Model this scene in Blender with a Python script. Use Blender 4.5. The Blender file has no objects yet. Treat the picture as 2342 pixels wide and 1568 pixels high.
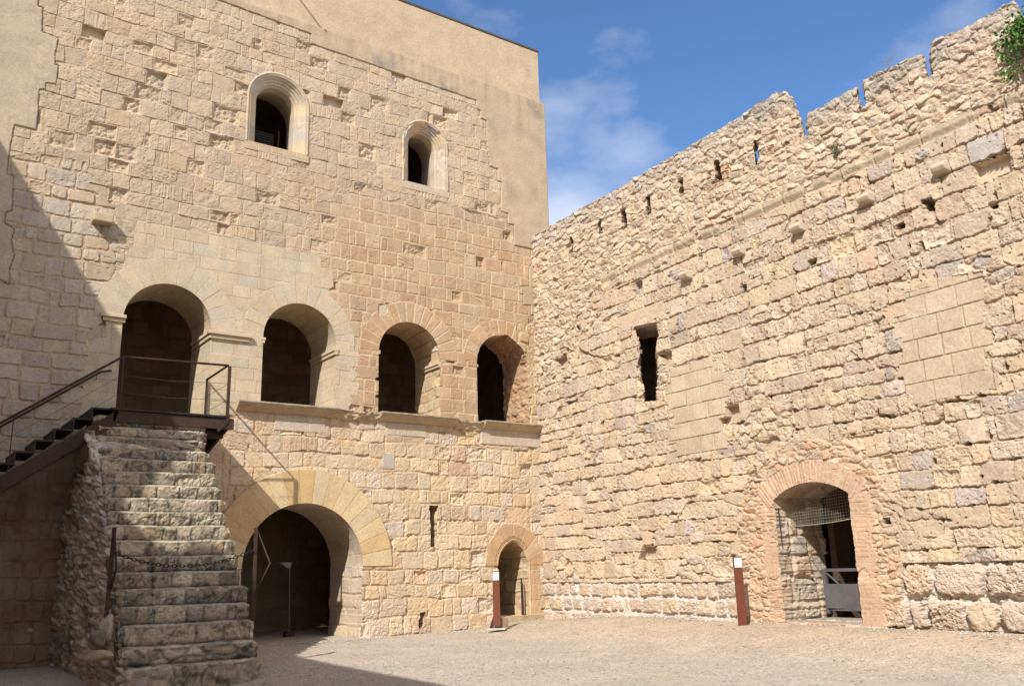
import bpy, bmesh, math, random
import numpy as np
from mathutils import Vector, Matrix

C = bpy.context.scene.collection
random.seed(7)

# ------------------------------------------------------------------ camera
CX, CY, F, HH, ROLL = 1171., 784., 2050., 515., .0275
_v1 = np.array([2979., HH - ROLL*2979, F]); _v2 = np.array([-1371., HH + ROLL*1371, F])
_x = _v1/np.linalg.norm(_v1); _n = np.cross(_v1, _v2); _n /= np.linalg.norm(_n)
_up = _n if _n[1] < 0 else -_n
_y = np.cross(_up, _x)
R = np.stack([_x, _y, _up])                     # camera -> world
CAM = np.array([-14.686, -19.506, 1.45])
D2 = -(R@_v2); D2 /= np.linalg.norm(D2); D2[2] = 0   # direction of the right wall, away from the corner
N1 = np.array([0., -1, 0]); N2 = np.array([D2[1], -D2[0], 0.])
if N2[0] > 0: N2 = -N2
UP = np.array([0., 0, 1])

def hit(x, y, p, n):
    d = R@np.array([x-CX, y-CY, F]); p = np.array(p, float); n = np.array(n, float)
    return CAM + d*(((p-CAM)@n)/(d@n))
def P1(x, y): q = hit(x, y, (0,0,0), (0,1,0)); return (q[0], q[2])
def P2(x, y): q = hit(x, y, (0,0,0), N2); return (q[:2]@D2[:2], q[2])
def on_y(x, y, v): return hit(x, y, (0,v,0), (0,1,0))
def on_x(x, y, v): return hit(x, y, (v,0,0), (1,0,0))
def on_z(x, y, v): return hit(x, y, (0,0,v), (0,0,1))
def w2(s, h, z): return D2*s + N2*h + UP*z

cam_d = bpy.data.cameras.new('camera'); cam = bpy.data.objects.new('camera', cam_d); C.objects.link(cam)
cam_d.sensor_width = 36; cam_d.lens = 36*F/2342; cam_d.clip_end = 2000
M = Matrix.Identity(4)
for i in range(3):
    M[i][0] = R[i,0]; M[i][1] = -R[i,1]; M[i][2] = -R[i,2]; M[i][3] = CAM[i]
cam.matrix_world = M
bpy.context.scene.camera = cam

# ------------------------------------------------------------------ noise
_perm = {}
def _tab(seed):
    if seed not in _perm:
        rs = np.random.RandomState(seed); p = rs.permutation(256); a = rs.rand(256)*2*np.pi
        _perm[seed] = (np.concatenate([p, p]), np.cos(a).astype(np.float32), np.sin(a).astype(np.float32))
    return _perm[seed]
def pn(x, y, seed):
    p, gc, gs = _tab(seed)
    xf = np.floor(x); yf = np.floor(y); xi = xf.astype(np.int64) & 255; yi = yf.astype(np.int64) & 255
    x = (x-xf).astype(np.float32); y = (y-yf).astype(np.float32)
    u = x*x*x*(x*(x*6-15)+10); v = y*y*y*(y*(y*6-15)+10)
    def g(i, j, dx, dy):
        h = p[p[(xi+i) & 255] + ((yi+j) & 255)]
        return gc[h]*dx + gs[h]*dy
    a = g(0,0,x,y); b = g(1,0,x-1,y); c = g(0,1,x,y-1); d = g(1,1,x-1,y-1)
    return ((a+(b-a)*u) + ((c+(d-c)*u)-(a+(b-a)*u))*v)*1.5
def fbm(x, y, seed, o=3, g=.5):
    s = 0; a = 1.; t = 0
    for i in range(o):
        s = s + a*pn(x*2**i+17.3*i, y*2**i-9.1*i, seed+i); t += a; a *= g
    return s/t*1.3
def ss(a, b, x):
    t = np.clip((x-a)/(b-a), 0, 1); return t*t*(3-2*t)
def lin(c):
    c = np.array(c, float)/255.
    return np.where(c <= .04045, c/12.92, ((c+.055)/1.055)**2.4)
WA = np.array([1.06, 1.035, 1.14]); WB = np.array([1.02, 1.03, 1.155])
def c1(*c): return lin(c)*.62*WA
def c2(*c): return lin(c)*.60*WB

def pip(poly, x, y):
    m = np.zeros(x.shape, bool); n = len(poly)
    for i in range(n):
        (xa, ya), (xb, yb) = poly[i], poly[(i+1) % n]
        if ya == yb: continue
        c = (ya > y) != (yb > y)
        m ^= c & (x < (xb-xa)*(y-ya)/(yb-ya)+xa)
    return m
def pdist(poly, x, y, closed=True):
    d = np.full(x.shape, 1e9); n = len(poly)
    for i in range(n if closed else n-1):
        ax, ay = poly[i]; bx, by = poly[(i+1) % n]
        vx, vy = bx-ax, by-ay; L = vx*vx+vy*vy+1e-12
        t = np.clip(((x-ax)*vx+(y-ay)*vy)/L, 0, 1)
        d = np.minimum(d, (x-ax-t*vx)**2+(y-ay-t*vy)**2)
    return np.sqrt(d)
def psdf(poly, x, y):
    d = pdist(poly, x, y); return np.where(pip(poly, x, y), -d, d)

# ------------------------------------------------------------------ masonry relief
def finish(u, v, lx, ly, hx, hy, ids, seed, j, bev, rad, dep, off, tilt, rough, ew, pil, erode, erd, miss, misd, pits, stri, chip=0, crag=0, gapd=0):
    rs = np.random.RandomState(seed+99); n = int(ids.max())+1
    rn = rs.rand(n, 8)
    jj = (j*(.5+rn[:,0]))[ids]
    gap = 0
    if gapd:
        gap = ss(.16, .50, fbm(u*2.6, v*3.2, seed+31, 3)); jj = jj+.014*gap*(ly < 0)+.006*gap
    ou = ids*3.17; ov = ids*1.73
    e_n = fbm(u*9+3, v*9, seed+5, 2)*ew + fbm(u*28, v*28, seed+6, 1)*ew*.4
    r = np.minimum(rad*(.5+rn[ids,1]), np.minimum(hx, hy)*.8)
    qx = np.abs(lx)-(hx-jj)+r; qy = np.abs(ly)-(hy-jj)+r
    sd = np.minimum(np.maximum(qx, qy), 0)+np.hypot(np.maximum(qx, 0), np.maximum(qy, 0))-r
    e = -sd+e_n
    bv = bev*(.6+.8*rn[ids,7])
    m = ss(0, bv, e)
    rr = fbm(u*6+ou, v*6+ov, seed+7, 4, .6)
    roughs = rough*(.35+1.3*rn[ids,2])
    h = off*(rn[ids,3]*2-1) + tilt*((rn[ids,4]-.5)*lx+(rn[ids,5]-.5)*ly*1.3) + roughs*rr
    if crag:
        h = h + crag*(.5-np.abs(fbm(u*6+ou, v*6+ov, seed+21, 4, .72))*1.9)*(.25+1.5*rn[ids,7]**1.5)
    if chip:
        r3 = np.random.RandomState(seed+77).rand(n, 9)
        for q in range(3):
            a = (r3[:,q*3]*2*np.pi)[ids]; f = (.25+.75*r3[:,q*3+1])[ids]; sl = (chip*r3[:,q*3+2])[ids]
            ca, sa = np.cos(a), np.sin(a); p = (hx*np.abs(ca)+hy*np.abs(sa))*f-(lx*ca+ly*sa)
            h = h + sl*np.minimum(0, p+.02*rr)
    if pil: h = h + pil*(1-np.clip(np.abs(lx)/hx, 0, 1)**3)*(1-np.clip(np.abs(ly)/hy, 0, 1)**3) - pil*.5
    er = rn[:,6] < erode
    k = er[ids]
    if k.any():
        amt = erd*(.3+.9*rs.rand(n))[ids]
        gx = (rs.rand(n)-.5)[ids]; gy = (rs.rand(n)-.5)[ids]
        bowl = ss(-.01, .07, e)*np.clip(.75+gx*lx/hx+gy*ly/hy+.45*fbm(u*8+ou, v*8+ov, seed+8, 3), 0, 1.3)
        h = np.where(k, h-amt*bowl, h)
    if stri:
        k2 = (rs.rand(n) < stri)[ids]; vert = (rs.rand(n) < .6)[ids]
        a = np.where(vert, u, v*.9+u*.25); b = np.where(vert, v, u)
        h = np.where(k2, h+.011*pn(a*24+ou, b*2.5+ov, seed+11), h)
    if pits:
        h = h - pits*ss(.42, .62, pn(u*13, v*13, seed+9))*np.clip(.5+pn(u*2, v*2, seed+10)*1.5, 0, 1)
    h = -(dep+gapd*gap)*(.8+.4*fbm(u*11, v*11, seed+12, 2)) * (1-m) + m*h
    if miss:
        k = (rs.rand(n) < miss)[ids]; h = np.where(k & (e > 0), -misd*ss(0, .03, e), h)
    return dict(h=h, m=m, id=ids, r=rs.rand(n, 6), e=e)

def ashlar(u, v, seed, ch, sw, chj=.18, swj=.3, j=.007, bev=.015, rad=.015, dep=.02, off=.008, tilt=.02, rough=.006, ew=.006,
           pil=0, erode=0, erd=.06, miss=0, misd=.15, pits=0, stri=0, wob=.02, origin=None, regular=False, chip=0, crag=0, gapd=0):
    rs = np.random.RandomState(seed)
    vw = v+wob*fbm(u*.7, v*.7, seed+1, 2)+ew*1.2*pn(u*3.1, v*3.1, seed+3)
    uw = u+wob*.7*fbm(u*.9, v*.9, seed+2, 2)+ew*1.2*pn(u*3.3+40, v*3.3, seed+4)
    v0 = (float(vw.min()) if origin is None else origin)-1e-3
    ed = [v0]
    while ed[-1] < vw.max(): ed.append(ed[-1]+ch*(1+chj*(rs.rand()*2-1)))
    ed = np.array(ed); k = np.clip(np.searchsorted(ed, vw)-1, 0, len(ed)-2)
    ly = vw-(ed[k]+ed[k+1])/2; hy = (ed[k+1]-ed[k])/2
    lx = np.zeros_like(u); hx = np.ones_like(u)*.1; ids = np.zeros(u.shape, int); base = 0
    umin, umax = float(uw.min()), float(uw.max())
    for c in range(len(ed)-1):
        e2 = [umin-rs.rand()*sw-1e-3]
        while e2[-1] < umax:
            w = sw*(1+swj*(rs.rand()*2-1))
            if not regular:
                q = rs.rand()
                if q < .12: w *= .5
                elif q > .9: w *= 1.45
            e2.append(e2[-1]+w)
        ix = np.nonzero(k == c)[0]
        if len(ix):
            e2 = np.array(e2); q = np.clip(np.searchsorted(e2, uw[ix])-1, 0, len(e2)-2)
            lx[ix] = uw[ix]-(e2[q]+e2[q+1])/2; hx[ix] = (e2[q+1]-e2[q])/2; ids[ix] = base+q
        base += len(e2)
    return finish(u, v, lx, ly, hx, hy, ids, seed, j, bev, rad, dep, off, tilt, rough, ew, pil, erode, erd, miss, misd, pits, stri, chip, crag, gapd)

def rubble(u, v, seed, cw, chh, j=.06, bev=.3, dep=.03, bulge=.03, off=.02, rough=.012, miss=0, misd=.1, warp=.25, tilt=.1):
    rs = np.random.RandomState(seed)
    U = u/cw+warp*fbm(u*4, v*4, seed+1, 2); V = v/chh+warp*fbm(u*4+9, v*4, seed+2, 2)
    n = 64; jx = rs.rand(n, n); jy = rs.rand(n, n); wt = rs.rand(n, n)*.35
    iu = np.floor(U).astype(int); iv = np.floor(V).astype(int)
    f1 = np.full(u.shape, 9.); f2 = np.full(u.shape, 9.); ids = np.zeros(u.shape, int)
    bx = np.zeros(u.shape); by = np.zeros(u.shape)
    for a in (-1, 0, 1):
        for b in (-1, 0, 1):
            p = (iu+a) % n; q = (iv+b) % n
            dx = U-(iu+a+.12+.76*jx[p,q]); dy = V-(iv+b+.12+.76*jy[p,q])
            d = np.sqrt(dx*dx+dy*dy)+wt[p,q]
            lt = d < f1
            f2 = np.where(lt, f1, np.minimum(f2, d))
            f1 = np.where(lt, d, f1); ids = np.where(lt, p*n+q, ids)
            bx = np.where(lt, dx, bx); by = np.where(lt, dy, by)
    e = f2-f1-j+.05*fbm(u*25, v*25, seed+3, 1)
    m = ss(0, bev, e); r = np.random.RandomState(seed+50).rand(n*n, 6)
    cr = np.abs(fbm(u*5+ids*2.1, v*5, seed+8, 4, .6))
    h = bulge*ss(0, .55, e)+rough*(.6-2.2*cr)+off*(r[ids,0]*2-1)+tilt*.1*((r[ids,1]-.5)*bx+(r[ids,2]-.5)*by*1.4)+rough*fbm(u*8+ids*2.1, v*8, seed+4, 4, .6)
    if miss: h = np.where(r[ids,3] < miss, -misd, h)
    mo = -dep*(.7+.5*fbm(u*6, v*6, seed+6, 3))+rough*.5*fbm(u*14, v*14, seed+5, 2)
    return dict(h=mo*(1-m)+m*h, m=m, id=ids, r=r, e=e)

def tint(res, pal, mortar, jit=.08, wts=None):
    pal = np.array(pal); n = len(res['r'])
    rs = np.random.RandomState(len(pal)*31+n % 1000)
    ch = rs.choice(len(pal), n, p=wts)
    b = rs.randint(0, len(pal), n); t = rs.rand(n, 1)*.5
    col = (pal[ch]*(1-t)+pal[b]*t)*(1+jit*(res['r'][:,4:5]*2-1))
    m = res['m'][:,None]
    return col[res['id']]*m+np.array(mortar)*(1-m)

# ------------------------------------------------------------------ materials
MATS = {}
def nt(name):
    m = bpy.data.materials.new(name); m.use_nodes = True; t = m.node_tree; t.nodes.clear()
    o = t.nodes.new('ShaderNodeOutputMaterial'); b = t.nodes.new('ShaderNodeBsdfPrincipled')
    t.links.new(b.outputs[0], o.inputs[0]); b.inputs['Specular IOR Level'].default_value = .25
    return m, t, b
def noise(t, vec, scale, detail=4, rough=.6):
    n = t.nodes.new('ShaderNodeTexNoise'); n.inputs['Scale'].default_value = scale; n.inputs['Detail'].default_value = detail
    n.inputs['Roughness'].default_value = rough; t.links.new(vec, n.inputs['Vector']); return n.outputs['Fac']
def rng(t, v, a, b, c, d):
    m = t.nodes.new('ShaderNodeMapRange'); t.links.new(v, m.inputs[0])
    for i, x in enumerate((a, b, c, d)): m.inputs[i+1].default_value = x
    return m.outputs[0]
def mth(t, op, a, b):
    m = t.nodes.new('ShaderNodeMath'); m.operation = op
    for i, x in enumerate((a, b)):
        if isinstance(x, (int, float)): m.inputs[i].default_value = x
        else: t.links.new(x, m.inputs[i])
    return m.outputs[0]
def mixc(t, fac, a, b, mode='MIX'):
    m = t.nodes.new('ShaderNodeMix'); m.data_type = 'RGBA'; m.blend_type = mode
    if isinstance(fac, (int, float)): m.inputs[0].default_value = fac
    else: t.links.new(fac, m.inputs[0])
    for k, x in ((6, a), (7, b)):
        if isinstance(x, (tuple, list, np.ndarray)): m.inputs[k].default_value = (*[float(q) for q in x[:3]], 1)
        else: t.links.new(x, m.inputs[k])
    return m.outputs[2]
def bump(t, b, v, strength, dist):
    n = t.nodes.new('ShaderNodeBump'); n.inputs['Strength'].default_value = strength; n.inputs['Distance'].default_value = dist
    t.links.new(v, n.inputs['Height']); t.links.new(n.outputs[0], b.inputs['Normal'])
def pos(t):
    return t.nodes.new('ShaderNodeTexCoord').outputs['Object']

def stone_mat(name, var=.18, fine=1.0, bs=.35):
    m, t, b = nt(name); p = pos(t)
    a = t.nodes.new('ShaderNodeAttribute'); a.attribute_name = 'Col'
    n1 = rng(t, noise(t, p, 2.3, 5), .3, .7, 1-var*.6, 1+var*.6)
    n2 = rng(t, noise(t, p, 22*fine, 6, .7), .3, .7, 1-var, 1+var)
    n3 = rng(t, noise(t, p, 75*fine, 3, .6), .25, .45, 1-var*1.2, 1)
    f = mth(t, 'MULTIPLY', mth(t, 'MULTIPLY', n1, n2), n3)
    cc = t.nodes.new('ShaderNodeCombineColor')
    for i in range(3): t.links.new(f, cc.inputs[i])
    t.links.new(mixc(t, 1., a.outputs['Color'], cc.outputs[0], 'MULTIPLY'), b.inputs['Base Color'])
    b.inputs['Roughness'].default_value = .95; b.inputs['Specular IOR Level'].default_value = .1
    bump(t, b, mth(t, 'ADD', noise(t, p, 45*fine, 6, .7), mth(t, 'MULTIPLY', noise(t, p, 130*fine, 3, .6), .4)), bs, .02)
    return m
def plain(name, col, rough=.6, metal=0, var=.15, scale=12, bs=.1, bd=.005, col2=None, sc2=3):
    m, t, b = nt(name); p = pos(t)
    n = noise(t, p, scale, 5, .65)
    f = rng(t, n, .3, .7, 0, 1)
    base = mixc(t, f, tuple(c*(1-var) for c in col), tuple(min(1, c*(1+var)) for c in col))
    if col2 is not None:
        base = mixc(t, rng(t, noise(t, p, sc2, 6, .7), .45, .65, 0, 1), base, col2)
    t.links.new(base, b.inputs['Base Color'])
    b.inputs['Roughness'].default_value = rough; b.inputs['Metallic'].default_value = metal
    bump(t, b, n, bs, bd)
    return m
STONE = stone_mat('weathered_stone'); STONE2 = stone_mat('rough_limestone', .2, 1, .5)
STEPM = stone_mat('lichen_stone', .25, 1, .6)
RUST = plain('rusted_steel', (.056, .030, .020), .7, .05, .35, 14, .2, .004, (.034, .021, .016), 5)
RUSTPANEL = plain('red_brown_paint', (.14, .042, .022), .55, .1, .12, 9, .05, .002)
DARKST = plain('dark_steel', (.035, .026, .022), .55, .4, .3, 10, .1, .003)
CABLE = plain('wire_cable', (.12, .11, .10), .4, .8, .1)
GREYST = plain('grey_galvanised', (.15, .14, .145), .55, .3, .15, 7, .08, .003, (.11, .105, .11), 2)
WIRE = plain('net_wire', (.42, .38, .30), .5, .3, .1)
WOOD = plain('weathered_plank', (.30, .26, .21), .85, 0, .25, 16, .2, .006)
WHITE = plain('white_plate', (.74, .74, .74), .45, 0, .03)
INK = plain('grey_lettering', (.16, .16, .17), .6, 0, .05)
CONC = plain('pale_concrete', (.46, .44, .40), .9, 0, .1, 20, .2, .004)
DARKIN = plain('dark_plaster', (.16, .12, .085), .95, 0, .3, 3, .3, .02)  # dark brown for vaults, passage, wall core and hole backs
LAMPM = plain('lamp_metal', (.09, .09, .095), .5, .4, .1)
LEAF = plain('leaf', (.062, .15, .022), .6, 0, .45, 9, 0, .001, (.10, .19, .03), 14)
STEM = plain('dry_stem', (.20, .16, .09), .9, 0, .2)
COPING = plain('dark_coping', (.075, .06, .05), .8, 0, .2)

# ------------------------------------------------------------------ objects
def thing(name, label, cat, loc=(0,0,0), group=None):
    o = bpy.data.objects.new(name, None); C.objects.link(o); o.location = [float(q) for q in loc]; o.empty_display_size = .2
    tag(o, label, cat, group); return o
def tag(o, label=None, cat=None, group=None, kind=None):
    if label: o['label'] = label
    if cat: o['category'] = cat
    if group: o['group'] = group
    if kind: o['kind'] = kind
    return o
def attach(o, parent):
    if parent is not None:
        o.parent = parent
        p = parent; off = Vector((0,0,0))
        while p is not None: off += Vector(p.location); p = p.parent
        o.location = -off
    return o
def npmesh(name, V, Q, col, mat, parent=None, smooth=True):
    me = bpy.data.meshes.new(name); V = np.asarray(V, np.float32); Q = np.asarray(Q, np.int32); k = Q.shape[1]
    me.vertices.add(len(V)); me.vertices.foreach_set('co', V.ravel())
    me.loops.add(Q.size); me.loops.foreach_set('vertex_index', Q.ravel())
    me.polygons.add(len(Q)); me.polygons.foreach_set('loop_start', np.arange(0, Q.size, k, dtype=np.int32))
    me.polygons.foreach_set('loop_total', np.full(len(Q), k, np.int32))
    me.polygons.foreach_set('use_smooth', np.full(len(Q), smooth, bool))
    me.update(calc_edges=True)
    if col is not None:
        a = me.color_attributes.new('Col', 'FLOAT_COLOR', 'POINT')
        cc = np.ones((len(V), 4), np.float32); cc[:,:3] = np.clip(col, 0, .9); a.data.foreach_set('color', cc.ravel())
    me.materials.append(mat); o = bpy.data.objects.new(name, me); C.objects.link(o)
    return attach(o, parent)

class MB:
    def __init__(s): s.v = []; s.f = []
    def add(s, V, Fc):
        b = len(s.v); s.v += [tuple(float(q) for q in p) for p in V]; s.f += [tuple(b+i for i in f) for f in Fc]; return s
    def box(s, c, size, rz=0, axes=None):
        ax = axes or [(math.cos(rz), math.sin(rz), 0), (-math.sin(rz), math.cos(rz), 0), (0, 0, 1)]
        A = [np.array(a)*d/2 for a, d in zip(ax, size)]; c = np.array(c, float)
        V = [c+i*A[0]+j*A[1]+k*A[2] for k in (-1, 1) for j in (-1, 1) for i in (-1, 1)]
        return s.add(V, [(0,2,3,1), (4,5,7,6), (0,1,5,4), (2,6,7,3), (0,4,6,2), (1,3,7,5)])
    def bar(s, a, b, w, h, up=(0,0,1)):
        a = np.array(a, float); b = np.array(b, float); d = b-a; L = np.linalg.norm(d); d /= L
        x = np.cross(d, up); x /= np.linalg.norm(x); y = np.cross(x, d)
        return s.box((a+b)/2, (L, w, h), axes=[d, x, y])
    def tube(s, pts, r, n=8):
        pts = [np.array(p, float) for p in pts]; rings = []; V = []
        for i, p in enumerate(pts):
            d = (pts[min(i+1, len(pts)-1)]-pts[max(i-1, 0)]); d /= np.linalg.norm(d)
            u = np.cross(d, (0,0,1) if abs(d[2]) < .9 else (1,0,0)); u /= np.linalg.norm(u); w = np.cross(d, u)
            rr = r[i] if isinstance(r, (list, tuple)) else r
            V += [p+rr*(math.cos(2*math.pi*k/n)*u+math.sin(2*math.pi*k/n)*w) for k in range(n)]
        m = len(pts)
        Fc = [(i*n+k, i*n+(k+1) % n, (i+1)*n+(k+1) % n, (i+1)*n+k) for i in range(m-1) for k in range(n)]
        Fc += [tuple(range(n))[::-1], tuple((m-1)*n+k for k in range(n))]
        return s.add(V, Fc)
    def prism(s, poly, a, b):      # poly: list of 3-D points, extruded by vector b-a
        d = np.array(b, float)-np.array(a, float); n = len(poly)
        V = [np.array(p, float) for p in poly]+[np.array(p, float)+d for p in poly]
        return s.add(V, [tuple(range(n))[::-1], tuple(range(n, 2*n))]+[(i, (i+1) % n, n+(i+1) % n, n+i) for i in range(n)])
    def build(s, name, mat, parent=None, bevel=0, smooth=False):
        me = bpy.data.meshes.new(name); me.from_pydata(s.v, [], s.f); bm = bmesh.new(); bm.from_mesh(me)
        bmesh.ops.recalc_face_normals(bm, faces=bm.faces)
        if bevel: bmesh.ops.bevel(bm, geom=list(bm.edges), offset=bevel, segments=2, affect='EDGES', profile=.5)
        bm.to_mesh(me); bm.free(); me.materials.append(mat)
        if smooth:
            for p in me.polygons: p.use_smooth = True
        o = bpy.data.objects.new(name, me); C.objects.link(o)
        return attach(o, parent)

class Sheet:
    """a relief surface: regular grid in (u, v) with a height above its plane"""
    def __init__(s, u0, u1, v0, v1, d, org, ax, nrm):
        nu = int((u1-u0)/d)+1; nv = int((v1-v0)/d)+1
        s.d = d; s.u, s.v = np.meshgrid(u0+np.arange(nu)*d, v0+np.arange(nv)*d)
        s.h = np.zeros_like(s.u); s.c = np.zeros(s.u.shape+(3,)); s.keep = np.ones((nv-1, nu-1), bool)
        s.org = np.array(org, float); s.ax = np.array(ax, float); s.n = np.array(nrm, float)
        s.lab = -np.ones((nv-1, nu-1), int)
    def put(s, mask, fn, pal, mortar, jit=.08, wts=None, base=0):
        i = np.nonzero(mask)
        if not len(i[0]): return None
        r = fn(s.u[i], s.v[i]); s.h[i] = r['h']+base; s.c[i] = tint(r, pal, mortar, jit, wts)
        return r
    def hole(s, k, S, snap=True):
        Sc = (S[:-1,:-1]+S[1:,:-1]+S[:-1,1:]+S[1:,1:])/4
        rem = (Sc < 0) & s.keep
        s.keep &= ~rem; s.lab[rem] = k
        if snap:
            gv, gu = np.gradient(S, s.d); tk = np.zeros(S.shape, bool); tr = np.zeros(S.shape, bool)
            for a in (slice(None,-1), slice(1,None)):
                for b in (slice(None,-1), slice(1,None)): tk[a,b] |= s.keep; tr[a,b] |= rem
            m = tk & tr & (np.abs(S) < 1.1*s.d)
            s.u[m] -= (S*gu)[m]; s.v[m] -= (S*gv)[m]
    def world(s): return s.org+s.u[...,None]*s.ax+s.v[...,None]*UP+s.h[...,None]*s.n
    def build(s, name, mat, parent, smooth=True):
        W = s.world(); nv, nu = s.u.shape; idx = np.arange(nv*nu).reshape(nv, nu)
        k = s.keep; Q = np.stack([idx[:-1,:-1][k], idx[:-1,1:][k], idx[1:,1:][k], idx[1:,:-1][k]], 1)
        if np.dot(np.cross(s.ax, UP), s.n) < 0: Q = Q[:, ::-1]
        us = np.unique(Q); mp = np.full(nv*nu, -1); mp[us] = np.arange(len(us))
        return npmesh(name, W.reshape(-1,3)[us], mp[Q], s.c.reshape(-1,3)[us], mat, parent, smooth)
    def rim(s, k):
        nv, nu = s.u.shape; idx = np.arange(nv*nu).reshape(nv, nu); E = []
        a, b = s.keep[:,:-1], s.keep[:,1:]; la, lb = s.lab[:,:-1], s.lab[:,1:]
        m = (a & ~b & (lb == k)); i, j = np.nonzero(m); E.append(np.stack([idx[i, j+1], idx[i+1, j+1]], 1))
        m = (b & ~a & (la == k)); i, j = np.nonzero(m); E.append(np.stack([idx[i+1, j+1], idx[i, j+1]], 1))
        a, b = s.keep[:-1], s.keep[1:]; la, lb = s.lab[:-1], s.lab[1:]
        m = (a & ~b & (lb == k)); i, j = np.nonzero(m); E.append(np.stack([idx[i+1, j+1], idx[i+1, j]], 1))
        m = (b & ~a & (la == k)); i, j = np.nonzero(m); E.append(np.stack([idx[i+1, j], idx[i+1, j+1]], 1))
        return np.concatenate(E)
    def reveal(s, k, name, mat, parent, T, step=.04, lfun=None, stone=None, pal=None, mortar=None, S=None, splay=(0,0), amp=1., keepcol=False):
        E = s.rim(k); us, inv = np.unique(E, return_inverse=True); inv = inv.reshape(E.shape)
        U = s.u.ravel()[us]; Vv = s.v.ravel()[us]; W = s.world().reshape(-1,3)[us]
        n = max(2, int(T/step)+1); t = np.linspace(0, T, n); m = len(us)
        l = lfun(U, Vv) if lfun else Vv
        tt = np.repeat(t[:,None], m, 1); ll = np.repeat(l[None], n, 0)
        P = W[None]-s.n*tt[...,None]+(splay[0]*s.ax+splay[1]*UP)*tt[...,None]
        r = stone(tt.ravel(), ll.ravel()); col = tint(r, pal, mortar)
        h = r['h'].reshape(n, m)*amp*ss(0, .05, tt)
        if S is not None:
            gv, gu = np.gradient(S, s.d); gu = gu.ravel()[us]; gv = gv.ravel()[us]
            P = P-h[...,None]*(gu[None,:,None]*s.ax+gv[None,:,None]*UP)
        if keepcol:
            f = ss(0, .1, tt)[...,None]; col = (col.reshape(n, m, 3)*f+s.c.reshape(-1,3)[us][None]*(1-f)).reshape(-1,3)
        Q = [np.stack([inv[:,0]+i*m, inv[:,1]+i*m, inv[:,1]+(i+1)*m, inv[:,0]+(i+1)*m], 1) for i in range(n-1)]
        return npmesh(name, P.reshape(-1,3), np.concatenate(Q), col, mat, parent)

def arch_sdf(u, v, c, r, zb, zs):
    x = np.abs(u-c); d = np.where(v > zs, np.hypot(x, v-zs)-r, x-r)
    return np.maximum(d, zb-v)
def pointed_sdf(u, v, c, r, zb, zs, k=.35):
    R_ = r*(1+k); x = np.abs(u-c)
    d = np.where(v > zs, np.hypot(x+r*k, v-zs)-R_, x-r)
    return np.maximum(d, zb-v)
def arch_len(c, r, zs):
    def f(u, v):
        a = np.arctan2(v-zs, np.abs(u-c)); return np.where(v > zs, zs+r*a, v)+np.where(u > c, 0, 20)
    return f

# ================================================================== facade of the old castle building
castle = thing('castle_building', 'tall sandstone building with arched gallery and two arched windows left of the corner', 'building', (-7, 0, 0))
DX = .0165
A = Sheet(-14.4, .676, -.35, 16.95, DX, (0,0,0), (1,0,0), N1)
u, v = A.u, A.v
px = lambda pts: [P1(*p) for p in pts]
S_poly = px([(95,-60),(90,-10),(87,14),(98,18),(96,72),(134,87),(127,122),(126,147),(134,150),(128,193),(105,190),(105,204),(90,205),(87,262),(83,297),(33,286),(20,355),(15,397),(30,402),(27,480),(12,486),(10,510),(33,523),(25,548),(32,586),(22,611),(20,649)]) + [(-14.6, 7.7), (-14.6, -.6), (.9, -.6), (.9, 7.0)] + px([(1240,722),(1214,720),(1214,698),(1197,697),(1196,673),(1191,672),(1191,655),(1211,653),(1210,613),(1218,600),(1218,570),(1175,560),(1175,515),(1162,512),(1161,488),(1145,483),(1147,417),(1139,413),(1138,386),(1120,380),(1116,347),(1113,320),(1112,276),(1099,270),(1098,253),(1090,248),(1089,230),(710,100),(710,78),(430,-25),(430,-50)])
inS = pip(S_poly, u, v)
# rendered plaster
z_ledge = 15.22
pl = c1(213,191,153)*(1+.05*fbm(u*.5, v*.5, 3, 4)[...,None])
A.c[:] = pl
A.h = .006*fbm(u*1.1, v*1.1, 5, 4)+.0025*fbm(u*9, v*9, 6, 3)
lowp = ss(15.3, 15.1, v)
A.c *= (1-lowp*.07)[...,None]
stain = ss(.05, .5, fbm(u*.9, v*.9, 8, 4))*ss(2.2, .3, 15.2-v)*lowp
streak = np.clip(fbm(u*5, v*.35, 18, 3)+.15, 0, 1)*ss(1.6, 0, 15.2-v)*lowp
A.c *= (1-.28*stain-.20*streak)[...,None]
A.c = A.c*(1-.3*stain[...,None])+.3*stain[...,None]*A.c.mean(-1, keepdims=True)
patch = ss(.2, .55, fbm(u*1.3+7, v*.8, 28, 4)); A.c *= (1-.08*patch)[...,None]
leftp = ss(-11.5, -12.5, u); A.c = A.c*(1-leftp[...,None])+leftp[...,None]*c1(205,188,158)*(1+.06*fbm(u*2, v*2, 9, 4)[...,None])
A.h -= .10*ss(z_ledge-.03, z_ledge+.01, v)

warm = ss(-9.2, -4.5, u)*ss(12.3, 9.6, v)
# A: weathered tan ashlar
palA = [c1(213,193,156), c1(208,188,152), c1(217,197,159), c1(207,189,158), c1(214,190,150), c1(203,184,152)]
regA = inS.copy()
A.put(regA, lambda a, b: ashlar(a, b, 11, .355, .46, j=.004, bev=.010, rad=.016, dep=.018, off=.009, tilt=.035, rough=.010, ew=.007, crag=.006, chip=.12, erode=.17, erd=.085, miss=.004, misd=.14, pits=.012, stri=.10, wob=.05), palA, c1(206,184,146), .05)
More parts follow.
